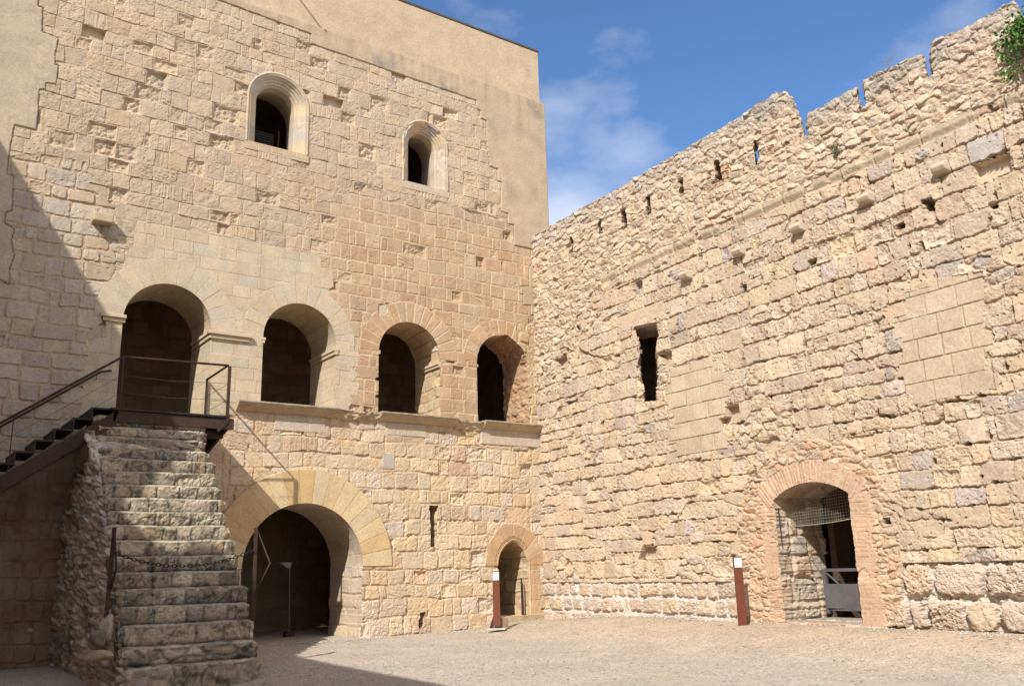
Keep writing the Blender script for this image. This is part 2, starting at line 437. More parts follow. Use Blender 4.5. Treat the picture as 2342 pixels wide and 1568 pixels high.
# D: warm orange ashlar with pale flush joints
dm = inS & (fbm(u*1.5, v*1.5, 61, 2)*.16+warm > .5) & (v > 5.1)
palD = [c1(212,180,140), c1(208,172,130), c1(216,184,142), c1(204,170,132), c1(214,188,150)]
A.put(dm, lambda a, b: ashlar(a, b, 12, .335, .39, j=.013, bev=.014, rad=.014, dep=.012, off=.006, tilt=.02, rough=.006, ew=.006, erode=.07, erd=.09, miss=.003, misd=.12, pits=.010, stri=.05, wob=.05), palD, c1(222,196,154), .05)
w_ = (ss(.42, .85, warm[dm]+.1*fbm(u[dm]*1.2, v[dm]*1.2, 62, 3))*.7+.12)[:,None]; A.c[dm] = A.c[dm]*w_+(1-w_)*A.c[dm].mean(-1, keepdims=True)/np.mean(c1(212,190,153))*c1(212,190,153)
# B: big pale grey blocks at lower left
B_poly = px([(20,357),(95,352),(150,362),(200,372),(205,430),(262,470),(268,520),(270,560),(262,618),(250,640),(230,690),(235,735),(200,760),(190,800),(188,930),(188,1010)]) + [(-11.3,-.6),(-14.6,-.6),(-14.6,9.6)]
palB = [c1(208,194,168), c1(214,199,171), c1(200,186,162), c1(206,191,160), c1(210,189,152)]
bm_ = pip(B_poly, u, v) & inS
r = A.put(bm_, lambda a, b: ashlar(a, b, 13, .34, .44, j=.014, bev=.02, rad=.05, dep=.028, off=.01, tilt=.03, rough=.010, ew=.010, erode=.08, erd=.05, pits=.012, wob=.05), palB, c1(206,184,150), .08)
shade_stain = ss(3.7, 3.1, v+.25*fbm(u*1.5, v*1.5, 55, 3))*ss(-10.6, -11.4, u); A.c *= (1-shade_stain[...,None]*np.array([.50,.62,.72])*(.75+.4*fbm(u*1.8, v*1.8, 56, 4)[...,None]))  # brown stain plus the deep shade under the steel stair, put into the colour
# E: larger, softer blocks below the sills
palE = [c1(214,186,148), c1(218,192,154), c1(208,182,148), c1(212,192,162), c1(216,184,140), c1(206,172,136)]
palE = [q*np.array([1.16, 1.25, 1.30]) for q in palE]
em = inS & (v < 5.12+.03*fbm(u*2, v*0, 77, 2)) & (u > -11.4)
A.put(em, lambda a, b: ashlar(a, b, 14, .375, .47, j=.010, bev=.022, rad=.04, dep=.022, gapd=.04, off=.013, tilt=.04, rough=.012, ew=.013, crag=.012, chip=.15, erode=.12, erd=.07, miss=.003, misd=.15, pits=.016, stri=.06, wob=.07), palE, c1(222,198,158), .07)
st = em & (v > 3.4) & (u < -3.5)
A.c[st] *= (1+np.array([.02,-.06,-.14])*ss(.05, .5, fbm(u[st]*1.2, v[st]*1.2, 79, 3))[:,None])
A.h[st] *= .75
# C: smooth new cream ashlar round the first two arches
C_poly = px([(318,504),(420,522),(545,541),(640,566),(723,583),(735,590),(735,612),(760,622),(764,655),(752,662),(756,690)]) + [(-5.6,7.2), (-5.45,6.5), (-5.72,6.4), (-5.4,6.1), (-5.75,5.75), (-5.5,5.45), (-5.75,5.14), (-11.55,4.6)] + px([(186,935),(195,830),(215,775),(245,770),(240,722),(240,680),(262,620),(283,615),(285,575),(305,560),(305,527)])
cm = pip(C_poly, u, v)
palC = [c1(224,206,168), c1(219,203,168), c1(228,209,168), c1(220,200,160), c1(217,204,172)]
A.put(cm, lambda a, b: ashlar(a, b, 15, .275, .46, chj=.05, swj=.2, j=.0035, bev=.006, rad=.004, dep=.006, off=.003, tilt=.004, rough=.0022, ew=.001, wob=.004), palC, c1(205,188,152), .035)

run = ss(.12, .55, fbm(u*3.5, v*.32, 58, 4))*inS*(v > 5); A.c *= (1-.10*run[...,None]*np.array([.9, 1, 1.15]))
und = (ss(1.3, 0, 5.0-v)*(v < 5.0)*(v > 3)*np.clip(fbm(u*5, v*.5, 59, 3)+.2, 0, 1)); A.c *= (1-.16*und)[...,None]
# arch rings
ARCH = [(-9.90,.925,4.60,6.75,1.52,'C'), (-6.89,.90,5.20,6.78,1.42,'C'), (-3.97,.88,5.20,6.74,1.42,'D'), (-1.11,.84,5.20,6.80,1.30,'D')]
def ring(c, zs, r, Ro, nv, pal, mort, j, dep, proud, seed, mask=None, ew=.002, rough=.003, low=0.):
    rad = np.hypot(u-c, v-zs)+ew*6*pn(u*2.2, v*2.2, seed); m = (rad < Ro) & (rad > r-.06) & (v > zs-low)
    if mask is not None: m &= mask
    def f(a, b):
        th = np.arctan2(b-zs, a-c); rr = np.hypot(a-c, b-zs); k = np.clip(np.floor(th/np.pi*nv), 0, nv-1).astype(int)
        l = (th-(k+.5)*np.pi/nv)*rr; hx = np.pi/nv/2*rr
        return finish(a, b, l, rr-(r-.3+Ro)/2, hx, np.full_like(a, (Ro-r+.3)/2), k, seed, j, j*1.6+.004, .004, dep, .003, .004, rough, ew, 0, 0, 0, 0, 0, 0, 0)
    A.put(m, f, pal, mort, .05, base=proud)
ring(-9.90, 6.75, .925, 1.50, 13, palC, c1(206,190,154), .003, .006, .002, 21)
ring(-6.89, 6.78, .90, 1.40, 13, [c1(224,206,168), c1(222,202,160), c1(218,204,172)], c1(208,190,154), .003, .006, .002, 22)
ring(-3.97, 6.74, .88, 1.42, 15, palD, c1(226,200,160), .009, .010, .006, 23, ew=.004, rough=.006)
ring(-1.11, 6.80, .84, 1.28, 13, palD, c1(226,200,160), .009, .012, .006, 24, mask=(u < -.55), ew=.006, rough=.010)
brk = (u > -.62) & (v > 5.2) & (v < 8.05) & (u < .3) & inS
A.put(brk, lambda a, b: ashlar(a, b, 25, .30, .30, j=.014, bev=.03, rad=.05, dep=.03, off=.025, tilt=.12, rough=.022, ew=.02, erode=.3, erd=.08, wob=.1), [c1(214,188,146), c1(208,178,136), c1(218,194,154)], c1(220,194,150))
for k, (c, r, zb, zs, Ro, t) in enumerate(ARCH[2:3]):
    pass
# dressed jamb strips of arch 2 right / arch 3
jm = (u > -5.99) & (u < -5.5+.12*np.sign(np.sin(v*9))) & (v > 5.15) & (v < 6.9)
A.put(jm, lambda a, b: ashlar(a, b, 26, .33, 1.2, j=.004, bev=.008, dep=.008, off=.003, rough=.003, tilt=.004, ew=.002, wob=.004), palC, c1(212,194,158), .03)
# great lower arch
bc, bz, br, bR = -6.64, 1.585, 1.42, 2.19
palY = [c1(234,206,150), c1(230,198,140), c1(237,213,162), c1(226,192,136), c1(234,214,170)]
gm = np.ones(u.shape, bool)
ring(bc, bz, br, bR, 17, palY, c1(206,178,126), .0035, .006, .035, 27, low=0.)
# small pointed door surround
dc, dr, dzb, dzs = -.91, .46, .27, 1.52
dd = pointed_sdf(u, v, dc, dr, dzb, dzs)
dmask = (dd < .50+.1*pn(u*2.5, v*2.5, 31)) & (v > dzb-.05) & (v > 1.45)
ring(dc, dzs, dr, 1.05, 8, [c1(216,184,136), c1(210,176,130), c1(220,192,150)], c1(216,190,148), .006, .008, .012, 32, mask=dmask, ew=.004, rough=.005)
jj_ = (dd < .42+.06*np.sign(np.sin(v*8.5))) & (v > dzb) & (v <= 1.52) & (u > dc-.1)
A.put(jj_, lambda a, b: ashlar(a, b, 33, .40, .55, j=.005, bev=.012, dep=.012, off=.006, rough=.006, ew=.006, tilt=.01, wob=.02), [c1(218,188,140), c1(214,182,136)], c1(214,188,146), .04)
gro = np.exp(-((dd-.085)/.012)**2)+np.exp(-((dd-.125)/.010)**2)
A.h -= .03*gro*(v > dzb); A.h += -.05*ss(.06, 0, dd)*(v > dzb)
# door threshold
tm = (u > -1.6) & (u < .1) & (v < .29) & (v > -.3); A.h[tm] = .02+.008*fbm(u[tm]*5, v[tm]*5, 34, 3); A.c[tm] = c1(206,182,144)
# pale blocks under the gallery sills, sills of the windows, repair blocks
def flat(poly, col, seed, dh=0., jw=None, n=3):
    m = pip(poly, u, v); A.h[m] = dh+.002*fbm(u[m]*6, v[m]*6, seed, 3); A.c[m] = np.array(col)*(1+.04*fbm(u[m]*3, v[m]*3, seed+1, 3)[:,None])
    if jw:
        x0 = min(p[0] for p in poly); w = (max(p[0] for p in poly)-x0)/n
        q = m & (np.abs(((u-x0)/w+.5) % 1-.5)*w < .006); A.h[q] -= .006
    e = m & (pdist(poly, u, v) < .009); A.h[e] -= .012
rect = lambda a, b, c, d: [(a,c), (b,c), (b,d), (a,d)]
flat(rect(-7.45,-6.22,4.62,4.97), c1(216,202,172), 41, .012, 1, 3)
flat(rect(-4.62,-3.50,4.68,5.00), c1(214,200,170), 43, .012, 1, 4)
flat(rect(-1.86,.20,4.62,5.04), c1(218,204,174), 45, .02, 1, 3)
flat(rect(-4.72,-4.38,3.85,4.25), c1(204,194,172), 47, .004)
flat(px([(561,318),(695,348),(703,368),(565,338)]), c1(216,190,150), 49, .012, 1, 5)
flat(px([(921,412),(1025,434),(1025,450),(935,430)]), c1(214,198,168), 51, .01, 1, 2)
flat(px([(866,695),(886,695),(888,722),(866,722)]), c1(226,206,170), 52, -.02)
# clear masonry behind the window frames
WIN = [(-7.645, .78, 11.52, 12.74), (-3.50, .70, 11.50, 12.70)]

# shadow gap along the edge of the old masonry
gap = pdist(S_poly, u, v); g_ = (gap < .014) & (v > 6.5) & (np.abs(u) < 14.3); A.h[g_] -= .03
pl_up = (~inS) & (gap < .5) & (v > 6.5); A.h[pl_up] += .016*ss(.5, .12, gap[pl_up])

# openings
Ss = {}
for k, (c, r, zb, zs, Ro, t) in enumerate(ARCH):
    S = arch_sdf(u, v, c, r, zb, zs)
    if k == 3: S = S-.05*ss(-.9, -.4, u)*(fbm(u*2.5, v*2.5, 91, 2)+.3)-.05*np.exp(-((u+.95)/.12)**2)*ss(7.3, 7.5, v)
    if k == 2:
        for zz, ee in ((6.05,.07), (5.62,.06)): S = np.minimum(S, np.maximum(np.abs(u+4.86)-.07, np.abs(v-zz)-ee*.6))
    Ss[k] = S; A.hole(k, S)
Ss[4] = np.maximum(arch_sdf(u, v, bc, br+.0*v, -.5, bz), -9)-.03*ss(1.5, .2, v)*(fbm(u*2.2, v*2.2, 93, 2)+.3); A.hole(4, Ss[4])
Ss[5] = dd-.015*fbm(u*5, v*5, 94, 2); A.hole(5, Ss[5])
Ss[6] = np.maximum(np.abs(u+3.3)-(.095+.035*ss(2.75, 2.95, v))-.02*fbm(u*5, v*5, 95, 2), np.abs(v-2.51)-.5); A.hole(6, Ss[6])
hb = px([(962,1402),(972,1400),(968,1432),(958,1434)]); Ss[7] = psdf(hb, u, v)-.03*(.6+fbm(u*6, v*6, 96, 2)); A.hole(7, Ss[7])
for k, (c, r, zb, zs) in enumerate(WIN):
    Ss[8+k] = arch_sdf(u, v, c, r-.03, zb, zs); A.hole(8+k, Ss[8+k])
# upper wall set back: trim its right edge
A.keep[:, :] &= ~((u[:-1,:-1] > .55) & (v[:-1,:-1] > z_ledge))
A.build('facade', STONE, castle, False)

sm = lambda seed, ch=.27, sw=.45: (lambda a, b: ashlar(a, b, seed, ch, sw, j=.0035, bev=.007, dep=.007, off=.003, tilt=.004, rough=.003, ew=.0015, wob=.004))
rg = lambda seed, ch=.33, sw=.4: (lambda a, b: ashlar(a, b, seed, ch, sw, j=.012, bev=.02, dep=.02, off=.012, tilt=.04, rough=.010, ew=.01, erode=.1, wob=.05))
rev = []
for k, (c, r, zb, zs, Ro, t) in enumerate(ARCH):
    f = arch_len(c, r, zs)
    if k < 3: A.reveal(k, 'arch_reveal', STONE, castle, [1.48, 1.53, 1.32][k], .03, f, sm(101+k) if k < 2 else rg(103, .3, .36), palC if k < 2 else [c1(220,192,148), c1(214,182,138), c1(222,200,160)], c1(206,186,148), Ss[k])
    else: A.reveal(k, 'arch_reveal', STONE, castle, 1.2, .03, f, lambda a, b: rubble(a, b, 104, .36, .24, bulge=.015, dep=.02, off=.03, rough=.02), [c1(208,172,132), c1(214,184,144), c1(200,160,122)], c1(206,170,130), Ss[k])
def bigstone(a, b):
    r = ashlar(a, b, 105, .36, .5, j=.012, bev=.02, dep=.02, off=.012, tilt=.03, rough=.010, ew=.01, wob=.05)
    q = (b % 20) > bz-.01; r2 = ashlar(a, b, 106, .3, .5, j=.0035, bev=.007, dep=.006, off=.003, tilt=.004, rough=.002, ew=.0015, wob=.004)
    r['h'] = np.where(q, r2['h'], r['h']); r['m'] = np.where(q, r2['m'], r['m']); return r
A.reveal(4, 'arch_reveal', STONE, castle, 1.8, .03, arch_len(bc, br, bz), bigstone, [c1(222,210,186), c1(218,200,166), c1(224,204,166)], c1(214,192,152), Ss[4])
A.reveal(5, 'door_reveal', STONE, castle, 1.3, .03, arch_len(dc, dr, dzs), rg(107, .3, .4), [c1(220,200,158), c1(216,192,148)], c1(214,190,150), Ss[5])
A.reveal(6, 'slit_reveal', STONE, castle, 1.0, .05, None, rg(108), palE, c1(214,190,150), Ss[6])
A.reveal(7, 'hole_reveal', STONE, castle, .6, .05, None, rg(109), palE, c1(214,190,150), Ss[7])

# moulded window frames: a profile swept along jamb, arch and jamb
def sweep_arch(name, c, zb, zs, prof, seed, mat, parent, pal, broken=False, y0=0.):
    path = [(-1, z) for z in np.linspace(zb, zs, 30)[:-1]]; n = 72
    pts = []
    for s, z in path: pts.append((np.array([-1., 0]), z, None))
    P = []; NR = []
    for z in np.linspace(zb, zs, 30)[:-1]: P.append((c, z)); NR.append((-1., 0.))
    for a in np.linspace(math.pi, 0, n): P.append((c, zs)); NR.append((math.cos(a), math.sin(a)))
    for z in np.linspace(zs, zb, 30)[1:]: P.append((c, z)); NR.append((1., 0.))
    P = np.array(P); NR = np.array(NR); L = np.concatenate([np.linspace(0, zs-zb, 30)[:-1], zs-zb+np.linspace(0, math.pi*.65, n), zs-zb+math.pi*.65+np.linspace(0, zs-zb, 30)[1:]])
    pr = []
    for (ra, ya), (rb, yb) in zip(prof[:-1], prof[1:]):
        q = max(1, int(math.hypot(rb-ra, yb-ya)/.02)); pr += [(ra+(rb-ra)*i/q, ya+(yb-ya)*i/q) for i in range(q)]
    pr.append(prof[-1]); pr = np.array(pr)
    rr = pr[:,0][None].repeat(len(P), 0); yy = pr[:,1][None].repeat(len(P), 0)
    la = L[:,None].repeat(len(pr), 1); pp = np.cumsum(np.r_[0, np.hypot(*np.diff(pr, axis=0).T)])[None].repeat(len(P), 0)
    nz = fbm(la*4, pp*9, seed, 3)
    if broken:
        am = ss(.2, .5, fbm(la*1.7+3, pp*2, seed+3, 2)+.25)*ss(zb+.2, zs, P[:,1])[:,None]*ss(.05, .3, (pr[:,0]-.45)[None].repeat(len(P),0)/.3)
        rr = rr+.03*nz*am; yy = yy+.045*am*(.6+nz)
        yy = yy+.006*nz
    else: rr = rr+.002*nz
    j = np.exp(-((((la/.36)+.5) % 1-.5)*.36/.006)**2); yy = yy+.003*j
    X = P[:,0:1]+NR[:,0:1]*rr; Z = P[:,1:2]+NR[:,1:2]*rr; V = np.stack([X, yy+y0, Z], -1).reshape(-1,3)
    m = len(pr); idx = np.arange(len(P)*m).reshape(len(P), m)
    Q = np.stack([idx[:-1,:-1].ravel(), idx[:-1,1:].ravel(), idx[1:,1:].ravel(), idx[1:,:-1].ravel()], 1)
    blk = np.random.RandomState(seed).randint(0, len(pal), 60)
    col = np.array(pal)[blk[(la/.36+.5).astype(int) % 60]]*(1+.04*nz[...,None]); col = col*(1-.25*j[...,None])+.25*j[...,None]*c1(236,220,190)
    return npmesh(name, V, Q, col.reshape(-1,3), mat, parent)
palW = [c1(220,204,172), c1(212,196,164), c1(224,202,160), c1(214,200,176)]
for k, (c, r, zb, zs) in enumerate(WIN):
    s_ = 1. if k == 0 else .9
    prof = [(r+.01, .03), (r+.01, -.022), (r-.03, -.03), (r-.045, .005), (r-.06, -.006), (r-.08, -.006), (r-.095, .04), (r-.13, .05), (r-.145, .10), (r-.185, .11), (r-.20, .16), (r-.24, .17), (r-.255, .23), (r-.29, .24), (r-.30, .48), (r-.08, 1.3)]
    fr = sweep_arch('window_frame', c, zb, zs, prof, 60+k, STONE, castle, palW, broken=(k == 1))
    MB().box((c, .492, zb-.10), (r*2+.06, 1.0, .2)).build('window_sill', plain('window_sill_stone', tuple(c1(212,194,160)), .9, 0, .08, 8, .15, .004), castle)

# sills of the gallery arches
def sill(x0, x1, top, seed, parent, broken=False, mat=STONE):
    prof = np.array([(0,-.22), (-.06,-.205), (-.10,-.17), (-.15,-.13), (-.19,-.105), (-.215,-.09), (-.222,-.055), (-.24,-.05), (-.24,-.004), (-.236,0), (.03,.0)])
    p2 = []
    for a, b in zip(prof[:-1], prof[1:]):
        q = max(1, int(np.linalg.norm(b-a)/.02)); p2 += [a+(b-a)*i/q for i in range(q)]
    p2.append(prof[-1]); p2 = np.array(p2); n = int((x1-x0)/.02)+1; xs = np.linspace(x0, x1, n)
    X, I = np.meshgrid(xs, np.arange(len(p2)), indexing='ij'); Y = p2[I,0].copy(); Z = top+p2[I,1]
    nz = fbm(X*5, I*.25, seed, 4); Y += .006*nz; Z += .004*fbm(X*6+3, I*.3, seed+1, 3)
    if broken:
        sc = .35+.45*np.clip(fbm(X*3.5, I*.08, seed+2, 3)+.3, 0, 1); Y = np.where(Y < 0, Y*sc, Y)+.02*nz; Z += .03*nz
    f = np.ones_like(X)
    j = np.exp(-((((X-x0)/.37+.5) % 1-.5)*.37/.008)**2); Y += .008*j*(Y < -.01)
    col = np.array(c1(212,190,148))*(1+.10*nz[...,None]); grey = ss(-.245, -.2, -np.abs(p2[I,1]))*0+(p2[I,1] > -.055)
    g = np.clip(grey*(.55+.6*fbm(X*7, I*.4, seed+5, 3)), 0, 1)[...,None]
    col = col*(1-g)+g*c1(150,142,124)
    V = np.stack([X, Y, Z], -1).reshape(-1,3); m = len(p2); idx = np.arange(n*m).reshape(n, m)
    Q = np.stack([idx[:-1,:-1].ravel(), idx[1:,:-1].ravel(), idx[1:,1:].ravel(), idx[:-1,1:].ravel()], 1)
    o = npmesh('sill', V, Q, col.reshape(-1,3), mat, parent)
    for e in (0, n-1): MB().add(np.stack([X[e], Y[e], Z[e]], -1), [tuple(range(m))]).build('sill_end', SILLEND, o)
    return o
SILLEND = plain('sill_stone', tuple(c1(206,184,144)), .9, 0, .1, 8, .2, .004)
sill(-8.35, -5.93, 5.21, 71, castle); sill(-4.86, -2.68, 5.22, 72, castle); sill(-1.84, .24, 5.22, 73, castle)
sill(-5.93, -4.86, 5.19, 74, castle, True); sill(-2.68, -1.84, 5.17, 75, castle, True)
# deep sill tops inside the arches
for (c, r, zb, zs, Ro, t), T in list(zip(ARCH, (1.48,1.53,1.32,1.2)))[1:]:
    MB().box((c, T/2+.02, zb-.06), (2*r+.05, T, .14)).build('sill_slab', SILLEND, castle)
# imposts (capitals) of the arches
IMP = plain('impost_stone', tuple(c1(222,202,162)), .9, 0, .06, 6, .12, .003)
def impost(parts):
    m = MB()
    for c, s in parts: m.box(c, s)
    return m.build('impost', IMP, castle, .008)
impost([((-8.56,-.03,6.70), (.98,.14,.075)), ((-8.56,-.012,6.615), (.90,.08,.09)), ((-9.0,.66,6.70), (.10,1.35,.075)), ((-8.99,.66,6.615), (.05,1.33,.09))])
impost([((-11.02,-.03,6.79), (.50,.13,.075)), ((-11.0,-.012,6.71), (.44,.07,.08))])
impost([((-5.99,.72,6.66), (.14,1.5,.07)), ((-5.985,.72,6.58), (.09,1.5,.085))])
impost([((-7.79,.4,6.70), (.10,.9,.06)), ((-7.79,.4,6.63), (.06,.9,.07))])
impost([((-3.10,.42,6.64), (.13,.85,.07)), ((-3.095,.42,6.57), (.08,.85,.07))])
impost([((-4.85,.3,6.74), (.10,.6,.10))]); impost([((-1.95,.3,6.70), (.09,.6,.07))])
# projecting block under a hollow, upper left
q = P1(232, 505); MB().box((q[0], -.10, q[1]), (.40, .30, .20)).build('projecting_block', plain('block_stone', tuple(c1(208,188,148)), .95, 0, .12, 7, .4, .01), castle, .03)
# roof edge, flank and returns
bd = MB()
bd.box((-6.9, .28+.10, 16.985), (15.0, .60, .07)); bd.build('coping', COPING, castle, .01)
PLAST = plain('tower_plaster', tuple(c1(200,180,146)), .95, 0, .06, 2, .15, .01)
fl = MB(); fl.add([(.676,.0,-.3), (.676,9,-.3), (.676,9,z_ledge), (.676,.0,z_ledge)], [(0,1,2,3)])
fl.add([(.55,.10,z_ledge-.02), (.55,9,z_ledge-.02), (.55,9,16.95), (.55,.10,16.95)], [(0,1,2,3)])
fl.add([(-14.4,9,-.3), (.676,9,-.3), (.676,9,16.95), (-14.4,9,16.95)], [(3,2,1,0)])
fl.add([(.676,.0,z_ledge), (.676,9,z_ledge), (.55,9,z_ledge), (.55,0.1,z_ledge)], [(0,1,2,3)])
fl.add([(-18.4,.02,-.3), (-14.39,.0,-.3), (-14.39,.0,16.95), (-18.4,.02,16.95)], [(0,1,2,3)])
fl.add([(-18.4,.3,16.949), (.55,.3,16.949), (.55,9,16.949), (-18.4,9,16.949)], [(0,1,2,3)])
fl.build('plaster_flank', PLAST, castle)
# thin spout whose shadow falls on the plaster
sp = P1(683, -14); MB().tube([(sp[0], .1, sp[1]), (sp[0], -.55, sp[1]-.02)], .03, 10).build('spout', DARKST, castle)
# rooms behind the openings
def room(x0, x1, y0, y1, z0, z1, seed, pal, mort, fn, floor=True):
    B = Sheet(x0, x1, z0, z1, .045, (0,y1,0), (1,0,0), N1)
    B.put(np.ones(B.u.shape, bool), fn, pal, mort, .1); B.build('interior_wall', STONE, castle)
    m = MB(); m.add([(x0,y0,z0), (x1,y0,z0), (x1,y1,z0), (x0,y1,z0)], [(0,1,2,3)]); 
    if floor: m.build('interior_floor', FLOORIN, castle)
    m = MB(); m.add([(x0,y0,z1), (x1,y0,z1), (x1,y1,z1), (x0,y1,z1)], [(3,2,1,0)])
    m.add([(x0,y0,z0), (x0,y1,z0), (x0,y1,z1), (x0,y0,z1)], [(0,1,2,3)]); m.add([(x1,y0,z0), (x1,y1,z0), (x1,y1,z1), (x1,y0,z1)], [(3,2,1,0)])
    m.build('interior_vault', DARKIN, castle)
FLOORIN = plain('gallery_paving', (.22, .17, .12), .9, 0, .2, 3, .2, .01)
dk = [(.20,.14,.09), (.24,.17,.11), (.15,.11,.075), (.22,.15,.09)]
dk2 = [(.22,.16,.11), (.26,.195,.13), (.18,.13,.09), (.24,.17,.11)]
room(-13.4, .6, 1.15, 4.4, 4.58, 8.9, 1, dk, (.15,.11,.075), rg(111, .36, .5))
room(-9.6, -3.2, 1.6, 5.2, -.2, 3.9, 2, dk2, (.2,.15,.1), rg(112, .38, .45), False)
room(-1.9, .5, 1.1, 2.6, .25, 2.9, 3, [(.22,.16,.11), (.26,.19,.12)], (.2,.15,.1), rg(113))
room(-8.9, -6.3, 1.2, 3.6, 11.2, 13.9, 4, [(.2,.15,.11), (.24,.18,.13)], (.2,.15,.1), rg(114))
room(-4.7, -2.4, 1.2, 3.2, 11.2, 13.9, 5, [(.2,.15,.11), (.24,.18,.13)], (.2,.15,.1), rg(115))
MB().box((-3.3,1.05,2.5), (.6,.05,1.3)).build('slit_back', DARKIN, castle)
lat = MB()
for i in range(12): lat.box((-8.15+i*.055, .62, 11.85), (.018,.02,.62))
for i in range(9): lat.box((-7.85, .60, 11.58+i*.07), (.64,.02,.018))
lat.build('lattice_screen', DARKST, castle)

# ================================================================== battlemented wall on the right
wall = thing('battlement_wall', 'long rough limestone wall with battered battlements and a brick gateway, right of the corner', 'wall', w2(7, 0, 0))
D_ = .0138
B = Sheet(-.12, 16.6, -.3, 10.95, D_, (0,0,0), D2, N2)
u, v = B.u, B.v
pw = lambda pts: [P2(*p) for p in pts]
pal2 = [c2(238,212,174), c2(238,210,171), c2(234,211,176), c2(240,213,170), c2(228,207,178), c2(237,206,167), c2(230,206,169), c2(210,196,176)]
wt2 = [.21,.18,.14,.14,.09,.11,.10,.03]
mor2 = c2(226,202,164)
full = np.ones(u.shape, bool)
B.put(full, lambda a, b: ashlar(a, b, 201, .365, .45, chj=.2, swj=.45, j=.006, bev=.014, rad=.055, dep=.050, gapd=.10, off=.019, tilt=.06, rough=.012, ew=.018, pil=0, crag=.016, chip=.20, erode=.12, erd=.075, miss=.010, misd=.18, pits=.030, wob=.035), pal2, mor2, .11, wt2)
# courses change height from one campaign of building to the next, with crumbling patches between
mix_ = fbm(u*.45+3, v*.6, 204, 2)
B.put((mix_ > .22) & (v < 8.6), lambda a, b: ashlar(a, b, 205, .305, .40, chj=.25, swj=.5, j=.007, bev=.014, rad=.055, dep=.050, gapd=.09, off=.020, tilt=.05, rough=.010, ew=.018, crag=.017, chip=.20, erode=.13, erd=.06, miss=.008, misd=.16, pits=.030, wob=.035), pal2, mor2, .11, wt2)
B.put((mix_ < -.48) & (v < 8.3), lambda a, b: rubble(a, b, 209, .33, .235, j=.04, bev=.12, dep=.04, bulge=.012, off=.03, rough=.022, miss=.02, misd=.10, warp=.22, tilt=.8), pal2, mor2, .08)
# bigger boulders at the foot of the wall
low = v < np.where(u > 9.6, 1.36, 1.07)+.02*fbm(u*1.2, v*0, 206, 2)
pal3 = [c2(226,208,180), c2(236,208,170), c2(232,204,170), c2(218,200,172), c2(232,210,172)]
B.put(low & (u > 9.6), lambda a, b: ashlar(a, b, 202, .553, .66, chj=0, origin=-.3, swj=.5, j=.02, bev=.06, rad=.16, dep=.13, off=.06, tilt=.2, rough=.025, ew=.045, pil=.04, crag=.04, chip=.4, erode=.06, erd=.06, pits=.02, wob=.06), pal3, c2(240,226,200), .08)
B.put(low & (u <= 9.6), lambda a, b: ashlar(a, b, 203, .343, .46, chj=0, origin=-.3, swj=.4, j=.014, bev=.04, rad=.07, dep=.06, off=.025, tilt=.1, rough=.02, ew=.022, pil=.015, crag=.03, chip=.4, erode=.05, pits=.02, wob=.03), pal3, c2(242,228,206), .08)
# rubble parapet above the string course and all down the corner
edge = 8.62+.10*fbm(u*1.3, v*0, 207, 2)
edge = np.where(u < 3.4, 8.62-(3.4-u)*.75+.5*fbm(u*1.5, v*1.5, 208, 2), edge)
top = v > edge
palr = [c2(236,211,172), c2(240,214,177), c2(232,209,174), c2(228,206,172), c2(242,217,180), c2(236,202,162)]
B.put(top, lambda a, b: rubble(a, b, 210, .24, .155, j=.045, bev=.14, dep=.010, bulge=.012, off=.016, rough=.016, miss=.012, misd=.06, warp=.3, tilt=.9), palr, c2(228,202,160), .10)
tr = (v < edge) & (v > edge-.45) & (u < 5.5)
B.put(tr & (fbm(u*1.2, v*1.2, 212, 2) > -.1), lambda a, b: ashlar(a, b, 213, .21, .27, chj=.25, swj=.5, j=.008, bev=.03, rad=.05, dep=.045, off=.03, tilt=.15, rough=.018, ew=.02, crag=.025, chip=.4, wob=.10), palr, mor2, .08)
# weathering: grey crust on the crest
crest = ss(.75, 0, 10.72-v-np.where(u > 9.6, .68, 0)+.25*fbm(u*1.5, v*1.5, 214, 3))
B.c *= (1-.20*crest*(.6+.6*fbm(u*3, v*3, 215, 3)))[...,None]
gcr = (.35*crest)[...,None]; B.c = B.c*(1-gcr)+gcr*B.c.mean(-1, keepdims=True)
pink = ss(0, .6, fbm(u*.5, v*.5, 216, 3))[...,None]; B.c = B.c*(1+pink*np.array([.02,-.015,-.03]))
# string course
sc = np.abs(v-(8.52+.02*fbm(u*1.5, v*0, 217, 2))-.0) < .11
sc &= (u > 2.9) & (fbm(u*1.4, v*0+3, 218, 2) > -.22)
B.put(sc, lambda a, b: ashlar(a, b, 219, .26, .72, chj=0, swj=.3, j=.006, bev=.03, rad=.02, dep=.03, off=.02, tilt=.05, rough=.014, ew=.008, wob=.0, origin=8.39), [c2(226,204,162), c2(218,198,160), c2(230,208,168)], c2(214,190,150), .08, base=.03)
B.h[sc] += -.05*ss(8.55, 8.42, v[sc])
# smooth repair blocks
def smooth_patch(poly, seed, ch, sw, z0):
    m = pip(poly, u, v)
    B.put(m, lambda a, b: ashlar(a, b, seed, ch, sw, chj=0, swj=.12, j=.007, bev=.009, rad=.006, dep=.020, off=.004, tilt=.006, rough=.004, ew=.0025, wob=0, origin=z0, regular=True), [c2(233,208,169), c2(228,204,165), c2(236,211,173)], c2(206,182,142), .045, base=.006)
def z8(pts): return [P2((2200+a*.3827)/1.6396, (1150+b*.3827)/1.6396) for a, b in pts]
p_ = z8([(815,605),(1225,490),(1237,640),(1330,625),(1350,785),(1390,785),(1395,915),(1355,935),(1365,1075),(1300,1095),(1312,1240),(1365,1235),(1375,1385),(890,1465),(878,1335),(800,1345),(796,1205),(860,1190),(855,1050),(805,1060),(798,925),(770,930),(765,775),(820,755)])
z0a = min(q[1] for q in p_); smooth_patch(p_, 221, .357, .43, z0a)
